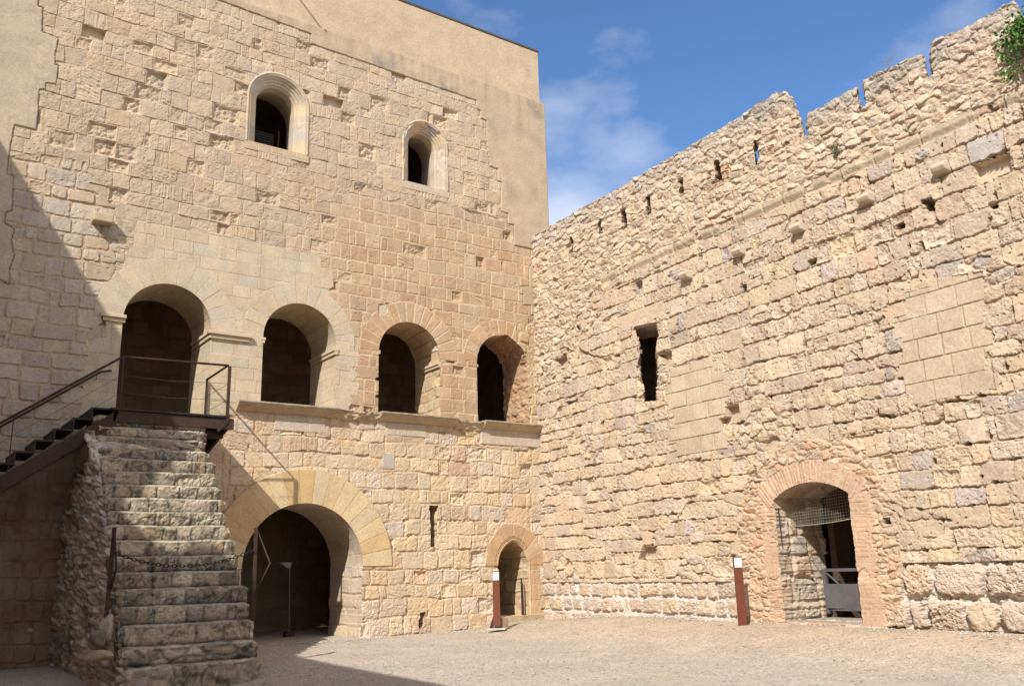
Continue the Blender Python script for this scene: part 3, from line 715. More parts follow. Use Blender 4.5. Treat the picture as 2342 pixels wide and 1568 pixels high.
p_ = pw([(2070,670),(2130,655),(2130,640),(2250,620),(2252,668),(2250,690),(2250,725),(2250,760),(2272,765),(2272,800),(2252,805),(2252,850),(2285,850),(2285,885),(2210,900),(2090,925),(2088,900),(2070,905),(2066,862),(2055,862),(2058,820),(2066,815),(2062,770),(2045,772),(2045,728),(2072,720)])
smooth_patch(p_, 222, .372, .50, 3.93)
# gateway: rubble, brick jambs and a segmental brick ring
gs0, gs1, gzb = 7.98, 9.70, .34
gc = (gs0+gs1)/2; hw = (gs1-gs0)/2; rise = .27; gzs = 2.60
gR = (hw*hw+rise*rise)/(2*rise); gcz = gzs+rise-gR
surr = pw([(1685,1165),(1712,1100),(1745,1065),(1790,1025),(1850,1003),(1925,1005),(1985,1040),(2030,1130),(2055,1215),(2062,1300),(2060,1385),(2050,1430),(1985,1440)])+[(8.1,-.2),(7.35,-.2)]+pw([(1700,1395),(1690,1280)])
sm_ = pip(surr, u, v)
palg = [c2(232,200,160), c2(236,206,166), c2(224,190,150), c2(230,182,142), c2(238,212,176)]
B.put(sm_, lambda a, b: rubble(a, b, 230, .24, .125, j=.05, bev=.15, dep=.015, bulge=.012, off=.018, rough=.016, warp=.3, tilt=.8), palg, c2(232,204,166), .08)
brick = [c2(232,190,152), c2(229,182,142), c2(236,198,160), c2(227,193,156), c2(236,204,168)]
jl = (((u > gs0-.36+.05*pn(v*4, v*0, 231)) & (u < gs0+.06)) | ((u > gs1-.06) & (u < gs1+.44+.08*pn(v*4, v*0+5, 232)))) & (v < 2.62) & (v > .0)
B.put(jl, lambda a, b: ashlar(a, b, 233, .075, .27, chj=.25, swj=.3, j=.009, bev=.014, rad=.012, dep=.016, off=.014, tilt=.08, rough=.012, ew=.008, erode=.1, erd=.05, wob=.03), brick, c2(234,202,164), .07)
pla = jl & (fbm(u*2, v*1.2, 236, 3)+.25*ss(gs1-.1, gs1, u) > .05); B.h[pla] = B.h[pla]*.25+.012; B.c[pla] = .45*B.c[pla]+.55*np.array(c2(236,196,156))
gr = np.hypot(u-gc, v-gcz); gth = np.arctan2(u-gc, v-gcz)
rb = (gr > gR-.05) & (gr < gR+.40) & (np.abs(gth) < math.asin(hw/gR)+.13) & (v > 2.3)
B.put(rb, lambda a, b: ashlar(gr[rb], np.arctan2(a-gc, b-gcz)*gR, 234, .062, .45, chj=.25, swj=.1, j=.007, bev=.012, rad=.006, dep=.014, off=.010, tilt=.03, rough=.010, ew=.005, wob=.01), brick, c2(236,204,166), .08, base=.01)
# slits with brick scraps near them
for s_, z_ in ((8.2,10.0), (8.9,9.95), (7.2,9.85)):
    m = (np.abs(u-s_-.3) < .55) & (np.abs(v-z_+.15) < .2) & (fbm(u*2.2, v*3, 240, 2) > .12)
    B.put(m, lambda a, b: ashlar(a, b+.1*a, 241, .06, .28, j=.012, bev=.02, dep=.03, off=.02, rough=.012, ew=.01, tilt=.1, wob=.05), [c2(226,160,118), c2(230,180,140)], c2(226,198,158), .1)

# crest outline
crest_line = [(-.3,10.72), (.35,10.70), (2,10.74), (4,10.72), (6,10.76), (8,10.78), (8.9,10.84), (9.06,10.88), (9.33,10.72), (9.52,10.47), (9.485,10.33), (9.58,10.02), (9.65,9.62), (9.75,9.60), (9.78,10.05), (10.3,10.06), (10.93,10.06), (10.94,9.64), (10.97,9.60), (11.08,9.61), (11.10,10.13), (11.6,10.10), (12.24,10.11), (12.30,10.02), (12.32,9.57), (12.43,9.56), (12.45,10.14), (12.5,10.17), (13.2,10.12), (13.93,10.13), (13.99,9.82), (14.0,9.6), (14.10,9.6), (14.12,10.1), (16.8,10.12)]
cp = crest_line+[(16.8,12.), (-.3,12.)]
S2 = {}
near = v > 9.3
Sx = np.full(u.shape, 5.); Sx[near] = psdf(cp, u[near], v[near])+.028*fbm(u[near]*6, v[near]*6, 250, 3)
S2[0] = Sx; B.hole(0, Sx)
slits = [(1.9,9.87,.07,.25), (3.14,9.96,.065,.2), (4.1,9.85,.10,.28), (5.0,9.86,.09,.24), (6.16,9.92,.075,.2), (7.3,9.84,.085,.25), (8.42,9.82,.06,.27)]
for k, (a, z, w, hh) in enumerate(slits):
    q = (np.abs(u-a) < .6) & (np.abs(v-z) < .7); S = np.full(u.shape, 5.)
    S[q] = np.maximum(np.abs(u[q]-a)-w, np.abs(v[q]-z)-hh)+.03*fbm(u[q]*7, v[q]*7, 251+k, 2); S2[1+k] = S; B.hole(1+k, S)
# tall window slit with a lintel
lin_m = (u > 3.6) & (u < 5.25) & (v > 7.03-.0) & (v < 7.42)
B.put(lin_m, lambda a, b: ashlar(a, b, 260, .5, 1.9, j=.008, bev=.03, rad=.02, dep=.03, off=.005, tilt=.01, rough=.014, ew=.01, wob=.02, origin=6.98), [c2(240,210,172), c2(238,206,168)], mor2, .03)
tp = pw([(1450,747),(1500,735),(1504,765),(1500,800),(1506,850),(1501,885),(1506,916),(1470,918),(1466,880),(1462,820),(1462,780)])
S2[8] = psdf(tp, u, v)+.02*fbm(u*6, v*6, 261, 2); B.hole(8, S2[8])
# putlog holes
put = [(11.97,7.30,.11,.13), (11.4,7.12,.10,.07), (7.72,7.0,.09,.08), (9.5,7.03,.10,.07), (1.97,7.5,.06,.09), (10.42,2.07,.07,.06), (2.82,4.85,.07,.09), (13.05,6.9,.08,.07), (6.6,8.05,.06,.05)]
for k, (a, z, w, hh) in enumerate(put):
    q = (np.abs(u-a) < .5) & (np.abs(v-z) < .5); S = np.full(u.shape, 5.)
    S[q] = np.maximum(np.abs(u[q]-a)-w, np.abs(v[q]-z)-hh)+.02*fbm(u[q]*8, v[q]*8, 271+k, 2); S2[10+k] = S; B.hole(10+k, S)
# gate opening
Sg = np.where(v > gzs, np.maximum(gr-gR, np.abs(u-gc)-hw-.0), np.abs(u-gc)-hw); Sg = np.maximum(Sg, gzb-v)+.022*fbm(u*5, v*9, 290, 3)*ss(2.6, 2.3, v); S2[9] = Sg; B.hole(9, Sg)
B.build('masonry', STONE2, wall, False)
rr_ = lambda seed: (lambda a, b: rubble(a, b, seed, .26, .16, bulge=.03, dep=.03, off=.03, rough=.02))
B.reveal(0, 'wall_top', STONE2, wall, .32, .03, lambda a, b: a+b, rr_(301), palr, c2(220,196,156), S2[0], amp=.8, splay=(-.62, 0))
for k in range(7):
    B.reveal(1+k, 'slit_reveal', STONE2, wall, .42, .04, None, rr_(310+k), palr, c2(220,196,156), S2[1+k], splay=(-.75 if k == 6 else -.45, 0), amp=.5)
B.reveal(8, 'window_reveal', STONE2, wall, 1.0, .03, None, lambda a, b: ashlar(a, b, 320, .33, .4, j=.012, bev=.04, rad=.05, dep=.04, off=.03, tilt=.1, rough=.02, ew=.015, wob=.08), pal2, mor2, S2[8], splay=(-1.1, 0))
for k in range(len(put)): B.reveal(10+k, 'putlog_reveal', STONE2, wall, .55, .04, None, rr_(330+k), pal2, mor2, S2[10+k], amp=.5)
def gst(a, b):
    r = ashlar(a, b, 340, .40, .48, j=.014, bev=.05, rad=.05, dep=.05, off=.03, tilt=.08, rough=.014, ew=.02, crag=.025, chip=.25, wob=.08)
    q = (b < 20) & (a < .3); r2 = ashlar(a, b, 341, .075, .27, j=.009, bev=.014, dep=.016, off=.014, tilt=.08, rough=.012, ew=.008)
    r['h'] = np.where(q, r2['h'], r['h']); return r
def glen(a, b): return np.where(b > gzs, 30+gc-a, b)
B.reveal(9, 'gate_reveal', STONE2, wall, 1.5, .028, glen, gst, [c2(226,204,170), c2(232,206,166), c2(214,198,172), c2(230,196,158)], c2(234,212,178), S2[9], splay=(-.06, 0))
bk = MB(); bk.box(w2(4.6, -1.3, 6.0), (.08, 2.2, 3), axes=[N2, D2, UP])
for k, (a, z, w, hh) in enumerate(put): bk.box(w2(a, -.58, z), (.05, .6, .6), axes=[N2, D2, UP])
for k, (a, z, w, hh) in enumerate(slits[:6]): bk.box(w2(a-.19, -.43, z), (.02, .7, .8), axes=[N2, D2, UP])  # dark sheets added behind the slits so they read as shade
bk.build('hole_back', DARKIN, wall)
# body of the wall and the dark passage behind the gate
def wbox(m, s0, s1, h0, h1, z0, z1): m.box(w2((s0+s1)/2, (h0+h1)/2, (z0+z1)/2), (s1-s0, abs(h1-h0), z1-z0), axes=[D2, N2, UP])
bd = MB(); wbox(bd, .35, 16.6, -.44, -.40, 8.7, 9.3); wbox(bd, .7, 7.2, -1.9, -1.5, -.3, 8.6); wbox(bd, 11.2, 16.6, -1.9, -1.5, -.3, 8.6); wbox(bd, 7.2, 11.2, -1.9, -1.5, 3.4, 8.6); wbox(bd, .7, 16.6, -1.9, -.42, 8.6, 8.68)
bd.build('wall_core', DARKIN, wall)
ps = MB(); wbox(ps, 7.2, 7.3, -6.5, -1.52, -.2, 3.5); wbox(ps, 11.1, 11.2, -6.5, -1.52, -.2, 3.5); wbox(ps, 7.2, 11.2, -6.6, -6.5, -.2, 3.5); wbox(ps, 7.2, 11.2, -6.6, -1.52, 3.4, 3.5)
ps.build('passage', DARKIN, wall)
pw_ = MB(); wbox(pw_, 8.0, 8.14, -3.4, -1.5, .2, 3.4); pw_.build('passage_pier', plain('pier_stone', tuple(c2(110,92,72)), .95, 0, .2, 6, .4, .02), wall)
# projecting corbel stones
CORB = plain('corbel_stone', tuple(c2(226,208,172)), .95, 0, .12, 8, .4, .01)
for a, z in ((12.33,7.83), (10.85,7.83), (9.30,7.79), (7.75,7.79), (6.14,7.74)):
    MB().add([w2(a+i*.13, hgt, z+dz) for i in (-1, 1) for hgt, dz in ((-.05,.08), (.17,.07), (.19,.0), (.14,-.08), (-.05,-.10))],
             [(0,1,2,3,4), (9,8,7,6,5), (0,5,6,1), (1,6,7,2), (2,7,8,3), (3,8,9,4), (4,9,5,0)]).build('corbel', CORB, wall, .02)

# ================================================================== gate fittings
gate = thing('metal_gate', 'grey steel gate panel standing open in the brick gateway', 'gate', w2(8.9, -1.0, gzb))
ga, gb = on_y(1872,1310,-7.97), on_y(1880,1402,-7.97)
gx = .93
g0 = np.array([gx, -8.02, gb[2]]); 
def gp(d, z): return np.array([gx-.05*d, -8.06-d, gb[2]+z])
MB().bar(gp(0,0), gp(0,.84), .07, .09, (1,0,0)).bar(gp(1.15,0), gp(1.15,.84), .07, .07, (1,0,0)).bar(gp(0,.82), gp(1.15,.82), .06, .06).build('frame', GREYST, gate, .006)
MB().box((gp(0.02,.33)+gp(1.13,.33))/2, (.02, 1.1, .46), .04).build('panel', GREYST, gate, .004)
MB().bar(gp(.05,.08), gp(1.13,.08), .04, .05).bar(gp(.02,.78), gp(.35,.52), .03, .03).build('brace', GREYST, gate, .004)
net = thing('wire_net', 'square mesh of thin wire hung across the top of the gateway', 'net', w2(8.85, -.35, 2.4))
nm = MB(); top_z = lambda s: gcz+math.sqrt(max(.0, gR**2-(s-gc)**2))
nd = -.42
def bot(s): return 2.10+.10*(s-gs0)/(gs1-gs0)-.03*math.sin(math.pi*(s-gs0)/(gs1-gs0))
ns = 30
for i in range(ns+1):
    s_ = gs0+.02+(gs1-gs0-.04)*i/ns
    nm.tube([w2(s_, nd+.02*math.sin(i), bot(s_)), w2(s_+.004*math.sin(i*3), nd, top_z(s_)-.03)], .0024, 4)
z_ = 2.16
while z_ < 2.84:
    ext = [gs0+.02+(gs1-gs0-.04)*i/16 for i in range(17)]
    run = [s_ for s_ in ext if top_z(s_)-.03 > z_+.05*(s_-gc)]
    if len(run) > 1: nm.tube([w2(s_, nd+.01*math.sin(s_*9), z_+.05*(s_-gc)) for s_ in run], .0024, 4)
    z_ += .056
nm.build('mesh_wires', WIRE, net)
MB().tube([w2(gs0+.01+(gs1-gs0-.02)*i/20, nd, bot(gs0+(gs1-gs0)*i/20)) for i in range(21)], .008, 5).build('edge_rope', WIRE, net)
MB().tube([w2(gs0+.03, -.08, 2.45), w2(gs0+.03, -.09, 1.75)], .012, 6).build('hook_bar', RUST, net)
deck = MB()
for i in range(9): wbox(deck, 7.95, 9.75, -.08-.17*i-.16, -.08-.17*i, .28, gzb+.012+.003*(i % 2))
tag(deck.build('plank_floor', WOOD, None, .004), 'grey weathered planks laid as the floor of the brick gateway', 'floor boards')

# ================================================================== stone staircase
stairs = thing('stone_staircase', 'steep worn stone staircase with lichen stains climbing to the gallery door', 'staircase', (-10.5, -3.4, 0))
NOS = [(-1.23,4.484),(-1.505,4.25),(-1.60,4.053),(-1.95,3.798),(-2.151,3.579),(-2.40,3.328),(-2.60,3.072),(-2.848,2.821),(-3.085,2.569),(-3.29,2.328),(-3.54,2.071),(-3.77,1.809),(-3.98,1.552),(-4.25,1.299),(-4.54,1.036),(-4.80,.775),(-4.99,.473),(-5.19,.21),(-5.40,-.35)]
NOS[0] = (-1.42, 4.47)
XL, XR = -11.52, -9.40
palS = [(.31,.25,.18), (.38,.31,.22), (.23,.195,.15), (.46,.39,.29), (.37,.26,.17), (.31,.25,.21)]
for i in range(len(NOS)-1):
    y0, z1 = NOS[i]; z0 = NOS[i+1][1]-.06; yb = NOS[i-1][0]+.12 if i else y0+.6
    rs = np.random.RandomState(400+i)
    pr = [(y0+.05, z0), (y0+.035, z0+.05)]+[(y0+.028*(1-ss(z0+.06, z1-.06, z)), z) for z in np.linspace(z0+.07, z1-.07, 9)]+[(y0-.012, z1-.035), (y0+.014, z1-.008)]+[(y, z1) for y in np.linspace(y0+.05, yb, 10)]+[(yb, z0)]
    pr = np.array(pr); xl, xr = XL+.05+.012*rs.randn(), XR+.03*rs.randn()
    n = 118; xs = np.linspace(xl, xr, n); X, I = np.meshgrid(xs, np.arange(len(pr)), indexing='ij')
    Y = pr[I,0].copy(); Z = pr[I,1].copy(); L = np.cumsum(np.r_[0, np.hypot(*np.diff(pr, axis=0).T)])[I]
    ff, gg = X.ravel(), (L+i*.9).ravel()
    small = i in (0, 2, 3, 17)
    r = (rubble(ff, gg, 420+i, .24, .15, bulge=.012, dep=.025, off=.016, rough=.014) if i in (16, 17, 2) else
         ashlar(ff, gg-i*.9, 420+i, z1-z0-.01, .42, chj=0, swj=.45, j=.011, bev=.016, rad=.03, dep=.030, off=.014, tilt=.05, rough=.010, ew=.014, crag=.016, chip=.15, erode=.12, erd=.04, pits=.015, wob=.02, origin=.0))
    h = r['h'].reshape(X.shape); riser = (I >= 1) & (I <= 11); trd = I > 12
    Y = np.where(riser | (I == 12), Y-h, Y); Z = np.where(trd & (I < len(pr)-1), Z+h*.25-.008*np.abs(fbm(X*3, L*3, 440+i, 2)), Z)
    Z += .014*fbm(X*1.1, X*0+i, 450, 2)*(Z > z0+.04)
    Y += .03*fbm(X*.8, X*0+i*3, 451, 2)
    ed = ss(.10, 0, np.minimum(X-xl, xr-X)); Y += ed*.05*(1+fbm(X*0+i, L*8, 452, 2)); Z -= ed*.035*(Z > z1-.06); X = X+ed*.02*fbm(L*9, X*0+i, 453, 2)
    col = tint(r, palS, (.24,.205,.155), .2).reshape(X.shape+(3,))
    li = ss(-.03, .16, fbm(X*1.5+i*.37, L*2.2+i*1.1, 460, 5, .65)+.12*(i < 14)-.1*(i > 15))*(.2+.8*ss(-.10, .05, fbm(X*9, L*10+i, 461, 4, .7)))
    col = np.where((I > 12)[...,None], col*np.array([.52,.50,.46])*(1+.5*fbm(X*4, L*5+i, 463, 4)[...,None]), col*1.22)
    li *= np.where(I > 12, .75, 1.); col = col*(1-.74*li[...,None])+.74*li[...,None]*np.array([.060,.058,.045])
    wl = ss(.30, .38, fbm(X*5, L*6+i*2.3, 462, 3)); col = col*(1-.6*wl[...,None])+.6*wl[...,None]*np.array([.42,.37,.29])
    zr = pr[I,1]; nos = (ss(z1-.085, z1-.03, zr)*(I < 14)*(.55+.6*fbm(X*4+i, X*0+i, 464, 3)))[...,None].clip(0, 1); col = col*(1-.7*nos)+.7*nos*np.array([.46,.385,.285])  # pale nosing: worn edge with its highlight put into the colour
    shade_drt = (ss(z0+.13, z0+.06, zr)*(I < 11))[...,None]; col = col*(1-.6*shade_drt)  # riser foot darkened: shadow line under the nosing and dirt, as colour
    V = np.stack([X, Y, Z], -1).reshape(-1,3); m = len(pr); idx = np.arange(n*m).reshape(n, m)
    Q = np.stack([idx[:-1,:-1].ravel(), idx[1:,:-1].ravel(), idx[1:,1:].ravel(), idx[:-1,1:].ravel()], 1)
    mid = len(V); V = np.concatenate([V, [V[idx[0]].mean(0), V[idx[-1]].mean(0)]]); cc = np.concatenate([col.reshape(-1,3), [palS[0], palS[1]]])
    capQ = [(idx[0,k], idx[0,k+1], mid, mid) for k in range(0)]
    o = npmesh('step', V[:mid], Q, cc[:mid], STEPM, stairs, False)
    bm = bmesh.new(); bm.from_mesh(o.data); bm.verts.ensure_lookup_table()
    bm.faces.new([bm.verts[k] for k in idx[0]]); bm.faces.new([bm.verts[k] for k in idx[-1][::-1]])
    bm.to_mesh(o.data); bm.free()
# broken rubble flank on the left
ysz = lambda z: float(np.interp(z, [q[1] for q in NOS[::-1]], [q[0] for q in NOS[::-1]]))
sil = [(212,956),(206,1000),(205,1045),(168,1092),(160,1150),(120,1228),(108,1300),(110,1400),(104,1480),(116,1530),(120,1590)]
Lb = np.array([on_x(a, b, -11.62) for a, b in sil]); zz = Lb[:,2]; o_ = np.argsort(zz); zz = zz[o_]; Lb = Lb[o_]
yback = lambda z: float(np.interp(z, zz, Lb[:,1]))
# flank wall (right side) and core
poly = [(y+.34, z-.30) for y, z in NOS[:-1]]+[(NOS[-1][0]+.2, -.4)]+[(max(yback(z)-.06, ysz(z)+.62), z) for z in np.linspace(-.4, 4.1, 14)]
MB().prism([(XL+.12, y, z) for y, z in poly], (0,0,0), (XR-XL-.2, 0, 0)).build('stair_core', plain('core_stone', (.32,.26,.19), .95, 0, .3, 5, .5, .02), stairs)
nz_ = 330; zs_ = np.linspace(-.45, 4.15, nz_)
ry = np.array([ysz(z)+.05 for z in zs_]); ly = np.maximum(np.interp(zs_, zz, Lb[:,1]), ry+.08); lx = np.full(nz_, -11.60)
na = 110; a_ = np.linspace(0, 1, na); b_ = np.linspace(0, 1, 90)[1:]
e_ = (1-a_)**5
X = np.concatenate([(XL+.07)*e_[None]+lx[:,None]*(1-e_)[None], lx[:,None]+2.1*b_[None]], 1)
Y = np.concatenate([ry[:,None]*(1-a_)[None]+ly[:,None]*a_[None], ly[:,None]+.25*b_[None]], 1)
Z = np.repeat(zs_[:,None], X.shape[1], 1)
arc = np.concatenate([np.zeros((nz_,1)), np.cumsum(np.hypot(np.diff(X, axis=1), np.diff(Y, axis=1)), 1)], 1)
r = rubble(arc.ravel(), Z.ravel(), 480, .25, .13, j=.05, bev=.10, dep=.03, bulge=.008, off=.035, rough=.022, warp=.4, tilt=1.0)
h = r['h'].reshape(X.shape)+.05*fbm(arc*1.6, Z*1.6, 482, 3)
nx = -np.gradient(Y, axis=1); ny = np.gradient(X, axis=1); nn = np.hypot(nx, ny)+1e-9; nx /= nn; ny /= nn
fl_ = np.sign(ny*-1); nx = -np.abs(nx); ny = np.where(np.arange(X.shape[1])[None] < na, -np.abs(ny), np.abs(ny))
fade = ss(0, .1, arc)
X = X+nx*h*fade; Y = Y+ny*h*fade; Z = Z+h*.35*fade
col = tint(r, [(.50,.43,.35), (.56,.48,.38), (.42,.37,.31), (.60,.52,.42), (.50,.40,.29)], (.46,.39,.29), .2).reshape(X.shape+(3,))
dk_ = ss(.05, .4, fbm(arc*1.3, Z*1.3, 483, 4)); col *= (1-.45*dk_)[...,None]
idx = np.arange(X.size).reshape(X.shape); Q = np.stack([idx[:-1,:-1].ravel(), idx[1:,:-1].ravel(), idx[1:,1:].ravel(), idx[:-1,1:].ravel()], 1)
npmesh('rubble_flank', np.stack([X, Y, Z], -1).reshape(-1,3), Q, col.reshape(-1,3), STEPM, stairs)
tp_ = MB(); k = nz_-1; tp_.add([(X[k,j], Y[k,j], Z[k,j]-.01) for j in range(X.shape[1])], [tuple(range(X.shape[1]))]); tp_.build('rubble_top', plain('core_top', (.32,.27,.2), .95, 0, .3, 9, .5, .02), stairs)

# loose boulders at the foot of the stair
def boulder(p, size, seed, label, name='boulder'):
    bm = bmesh.new(); bmesh.ops.create_icosphere(bm, subdivisions=4, radius=1.)
    V = np.array([q.co[:] for q in bm.verts]); rs = np.random.RandomState(seed)
    for _ in range(9):
        d = rs.randn(3); d /= np.linalg.norm(d); t = .55+.3*rs.rand(); k = V@d; V = np.where((k > t)[:,None], V-d*(k-t)[:,None]*.92, V)
    V = V+.06*fbm(V[:,0]*2.2+seed, V[:,1]*2.2+V[:,2]*1.7, seed, 4, .6)[:,None]*V
    V = V*np.array(size); a = rs.rand()*6; ca, sa = math.cos(a), math.sin(a)
    V = V@np.array([[ca,sa,0],[-sa,ca,0],[0,0,1]])
    for q, c in zip(bm.verts, V): q.co = c
    me = bpy.data.meshes.new(name); bm.to_mesh(me); bm.free()
    for f in me.polygons: f.use_smooth = True
    at_ = me.color_attributes.new('Col', 'FLOAT_COLOR', 'POINT'); cc = np.ones((len(V), 4), np.float32); cc[:,:3] = np.array(palS[seed % 6])*(.8+.35*fbm(V[:,0]*5, V[:,2]*5+V[:,1]*4, seed, 3)[:,None]); at_.data.foreach_set('color', cc.ravel())
    me.materials.append(STEPM); o = bpy.data.objects.new(name, me); C.objects.link(o); o.location = [float(q) for q in p]
    return tag(o, label, 'boulder', 'loose stones at the foot of the stairs')

def gz(x, y):
    x = np.asarray(x, float); y = np.asarray(y, float)
    dw = np.abs(x*N2[0]+y*N2[1])          # distance from the right wall
    z = .30*ss(3.4, .2, dw)*ss(0, -5, y)+.16*ss(3.2, 0., dw)*ss(-6, -1, y)
    z = z-.16*ss(-8.6, -10.2, x)*ss(-2, -5, y)-.10*ss(-9, -13, x)
    return z
bl = [((228,1455),(.17,.14,.15),'pale squared stone propped beside the left chain post','y'), ((246,1432),(.12,.10,.20),'tan slab leaning against the left chain post','y'),
      ((215,1500),(.26,.18,.10),'flat pinkish stone under the left chain post at the stair foot','y'), ((40,1552),(.20,.16,.10),'low grey stone at the bottom left, away from the stair','z'), ((150,1548),(.24,.2,.13),'grey stone lying in front of the rubble flank','z'), ((285,1560),(.26,.18,.12),'broad flat stone in front of the lowest step','z'), ((350,1566),(.22,.15,.10),'small brown stone beside the lowest step','z'), ((68,1442),(.09,.08,.05),'small stone at the foot of the shaded wall, left of the rubble','w')]
for k, ((a, b), s, lab, md) in enumerate(bl):
    if md == 'y': p = on_y(a, b, -4.95 if k != 2 else -5.3)
    elif md == 'w': p = on_y(a, b, -.5)
    else: p = on_z(a, b, -.22)
    boulder(p, s, 500+k, lab)

# ================================================================== steel stair, landing and railings
ss_ = thing('steel_staircase', 'rusty steel stair with landing and cable railing, rising along the shaded wall', 'staircase', (-11, -.8, 4.6))
PZ = 4.60; SL = .735; xa = -11.2; tops = lambda x: PZ-.04+(x-xa)*SL
ld = MB(); ld.box(((xa-8.95)/2, -.78, PZ-.02), (abs(xa+8.95), 1.5, .04)); ld.build('landing', DARKST, ss_, .004)
fr = MB(); fr.box((-10.0, -1.47, PZ-.16), (2.3, .05, .22)).box((-9.02, -.8, PZ-.16), (.06, 1.3, .22)).box((-10.0, -.1, PZ-.16), (2.3, .05, .22)); fr.build('edge_beam', RUST, ss_, .006)
br_ = MB(); br_.prism([(-9.0,-1.46,PZ-.27), (-9.0,-.02,PZ-.27), (-9.0,-.02,PZ-.66), (-9.0,-.85,PZ-.42)], (0,0,0), (.06,0,0)); br_.box((-9.4,-1.1,PZ-.34), (.9,.10,.14)); br_.build('bracket', RUST, ss_, .005)
xe = -17.2; ztop = tops
for yy in (-1.47, -.12):
    m = MB(); m.prism([(xa+.15, yy-.025, tops(xa)+.02), (xe, yy-.025, tops(xe)+.02), (xe, yy-.025, tops(xe)-.32), (xa+.05, yy-.025, tops(xa)-.34)], (0,0,0), (0,.05,0)); m.build('stringer', RUST if yy < -1 else DARKST, ss_)
x = xa-.02; 
while x > -17.0:
    MB().box((x-.14, -.80, tops(x)+.035), (.33, 1.26, .035)).box((x-.285, -.80, tops(x)-.075), (.02, 1.26, .18)).build('tread', DARKST, ss_, .003); x -= .30
ra = (-11.067, -1.5, 5.60); rb_ = (-9.03, -1.5, 5.645); rc = (-9.02, -.03, 5.62)
rl = lambda x: 5.60+(x+11.067)*SL
RX = -16.6
MB().tube([(RX, -1.5, rl(RX)), ra, rb_, rc], .024, 10).build('top_rail', RUST, ss_, 0, True)
for x in (-12.80, -14.5, -16.2): MB().box((x, -1.5, (rl(x)+tops(x)-.1)/2), (.012, .05, rl(x)-tops(x)+.1)).build('post', RUST, ss_)
MB().box((-11.05, -1.5, 5.06), (.03, .05, 1.1)).build('post', RUST, ss_, .003)
MB().prism([(-8.995+q[0], -1.52, q[1]) for q in ((-.03,5.63), (.03,5.63), (.03,PZ-.12), (-.16,PZ-.34), (-.20,PZ-.30), (-.03,PZ-.10))], (0,0,0), (0,.045,0)).build('post', RUST, ss_, .003)
MB().box((-9.02, -.045, 5.10), (.045, .03, 1.06)).build('post', RUST, ss_, .003)
for dz in (.36, .70):
    MB().tube([(RX, -1.5, rl(RX)-dz), (-11.05, -1.5, 5.60-dz), (-10.2, -1.5, 5.60-dz-.03), (-9.0, -1.5, 5.63-dz), (-9.02, -.05, 5.60-dz)], .0045, 5).build('cable', CABLE, ss_)
hr = thing('wall_handrail', 'dark steel handrail bracketed to the shaded wall beside the steel stair', 'handrail', (-12, -.1, 5))
he = on_y(255, 847, -.09); hb_ = on_y(232, 850, -.09); hl = lambda x: hb_[2]+(x-hb_[0])*SL
MB().tube([(RX, -.09, hl(RX)), (hb_[0]-.01, -.09, hb_[2]), (he[0], -.09, he[2])], .024, 10).build('rail', RUST, hr, 0, True)
for x in (-11.25, -12.85, -14.4, -16): MB().tube([(x, -.09, hl(x)-.02), (x, -.085, hl(x)-.09), (x, .0, hl(x)-.10)], .008, 6).build('bracket', RUST, hr)

# chain barrier on the stairs
def chain_post(label, base, top, kink, low):
    t = thing('chain_post', label, 'post', base, 'chain posts on the stairs')
    MB().bar(base, top, .062, .012, (0,1,0)).bar(np.array(base)+(.02,.03,0), np.array(top)+(.0,.03,0), .02, .05, (0,1,0)).build('upright', RUST, t, .002)
    MB().tube([top, kink, low], .017, 8).build('handle', RUST, t, 0, True)
    return t
lb, lt = on_y(240,1443,-4.62), on_y(262,1205,-4.62); rb2, rt2 = np.array([-9.30,-4.4,-.1]), on_y(576,1206,-4.4)
rt2[0] = -9.33; rbk = np.array([rt2[0]+.02, -4.4, -.1])
chain_post('leaning rusty post holding the chain at the left edge of the stairs', lb, lt, on_y(266,1300,-4.75), on_y(253,1345,-4.66))
chain_post('rusty post with a bent handle at the right edge of the stairs', rbk, rt2, on_y(617,1286,-4.25), on_y(582,1362,-4.4))
ca, cb = on_y(264,1264,-4.62), np.array([rt2[0], -4.42, on_y(575,1255,-4.42)[2]])
chn = MB(); n = 36
def cpos(t):
    p = ca*(1-t)+cb*t; return p-np.array([0,0,1])*.98*(t-t*t)*.95
for i in range(n):
    p, q = cpos(i/n), cpos((i+1)/n); d = q-p; L = np.linalg.norm(d); d /= L
    s1 = np.array([0,1,0]) if i % 2 else np.cross(d, [0,1,0]); s1 = s1/np.linalg.norm(s1); c = (p+q)/2
    ringp = [c+d*math.cos(a)*L*.68+s1*math.sin(a)*.022 for a in np.linspace(0, 2*math.pi, 13)]
    chn.tube(ringp, .0072, 5)
tag(chn.build('chain', DARKST, None, 0, True), 'dark iron chain sagging between the two posts across the steps', 'chain')

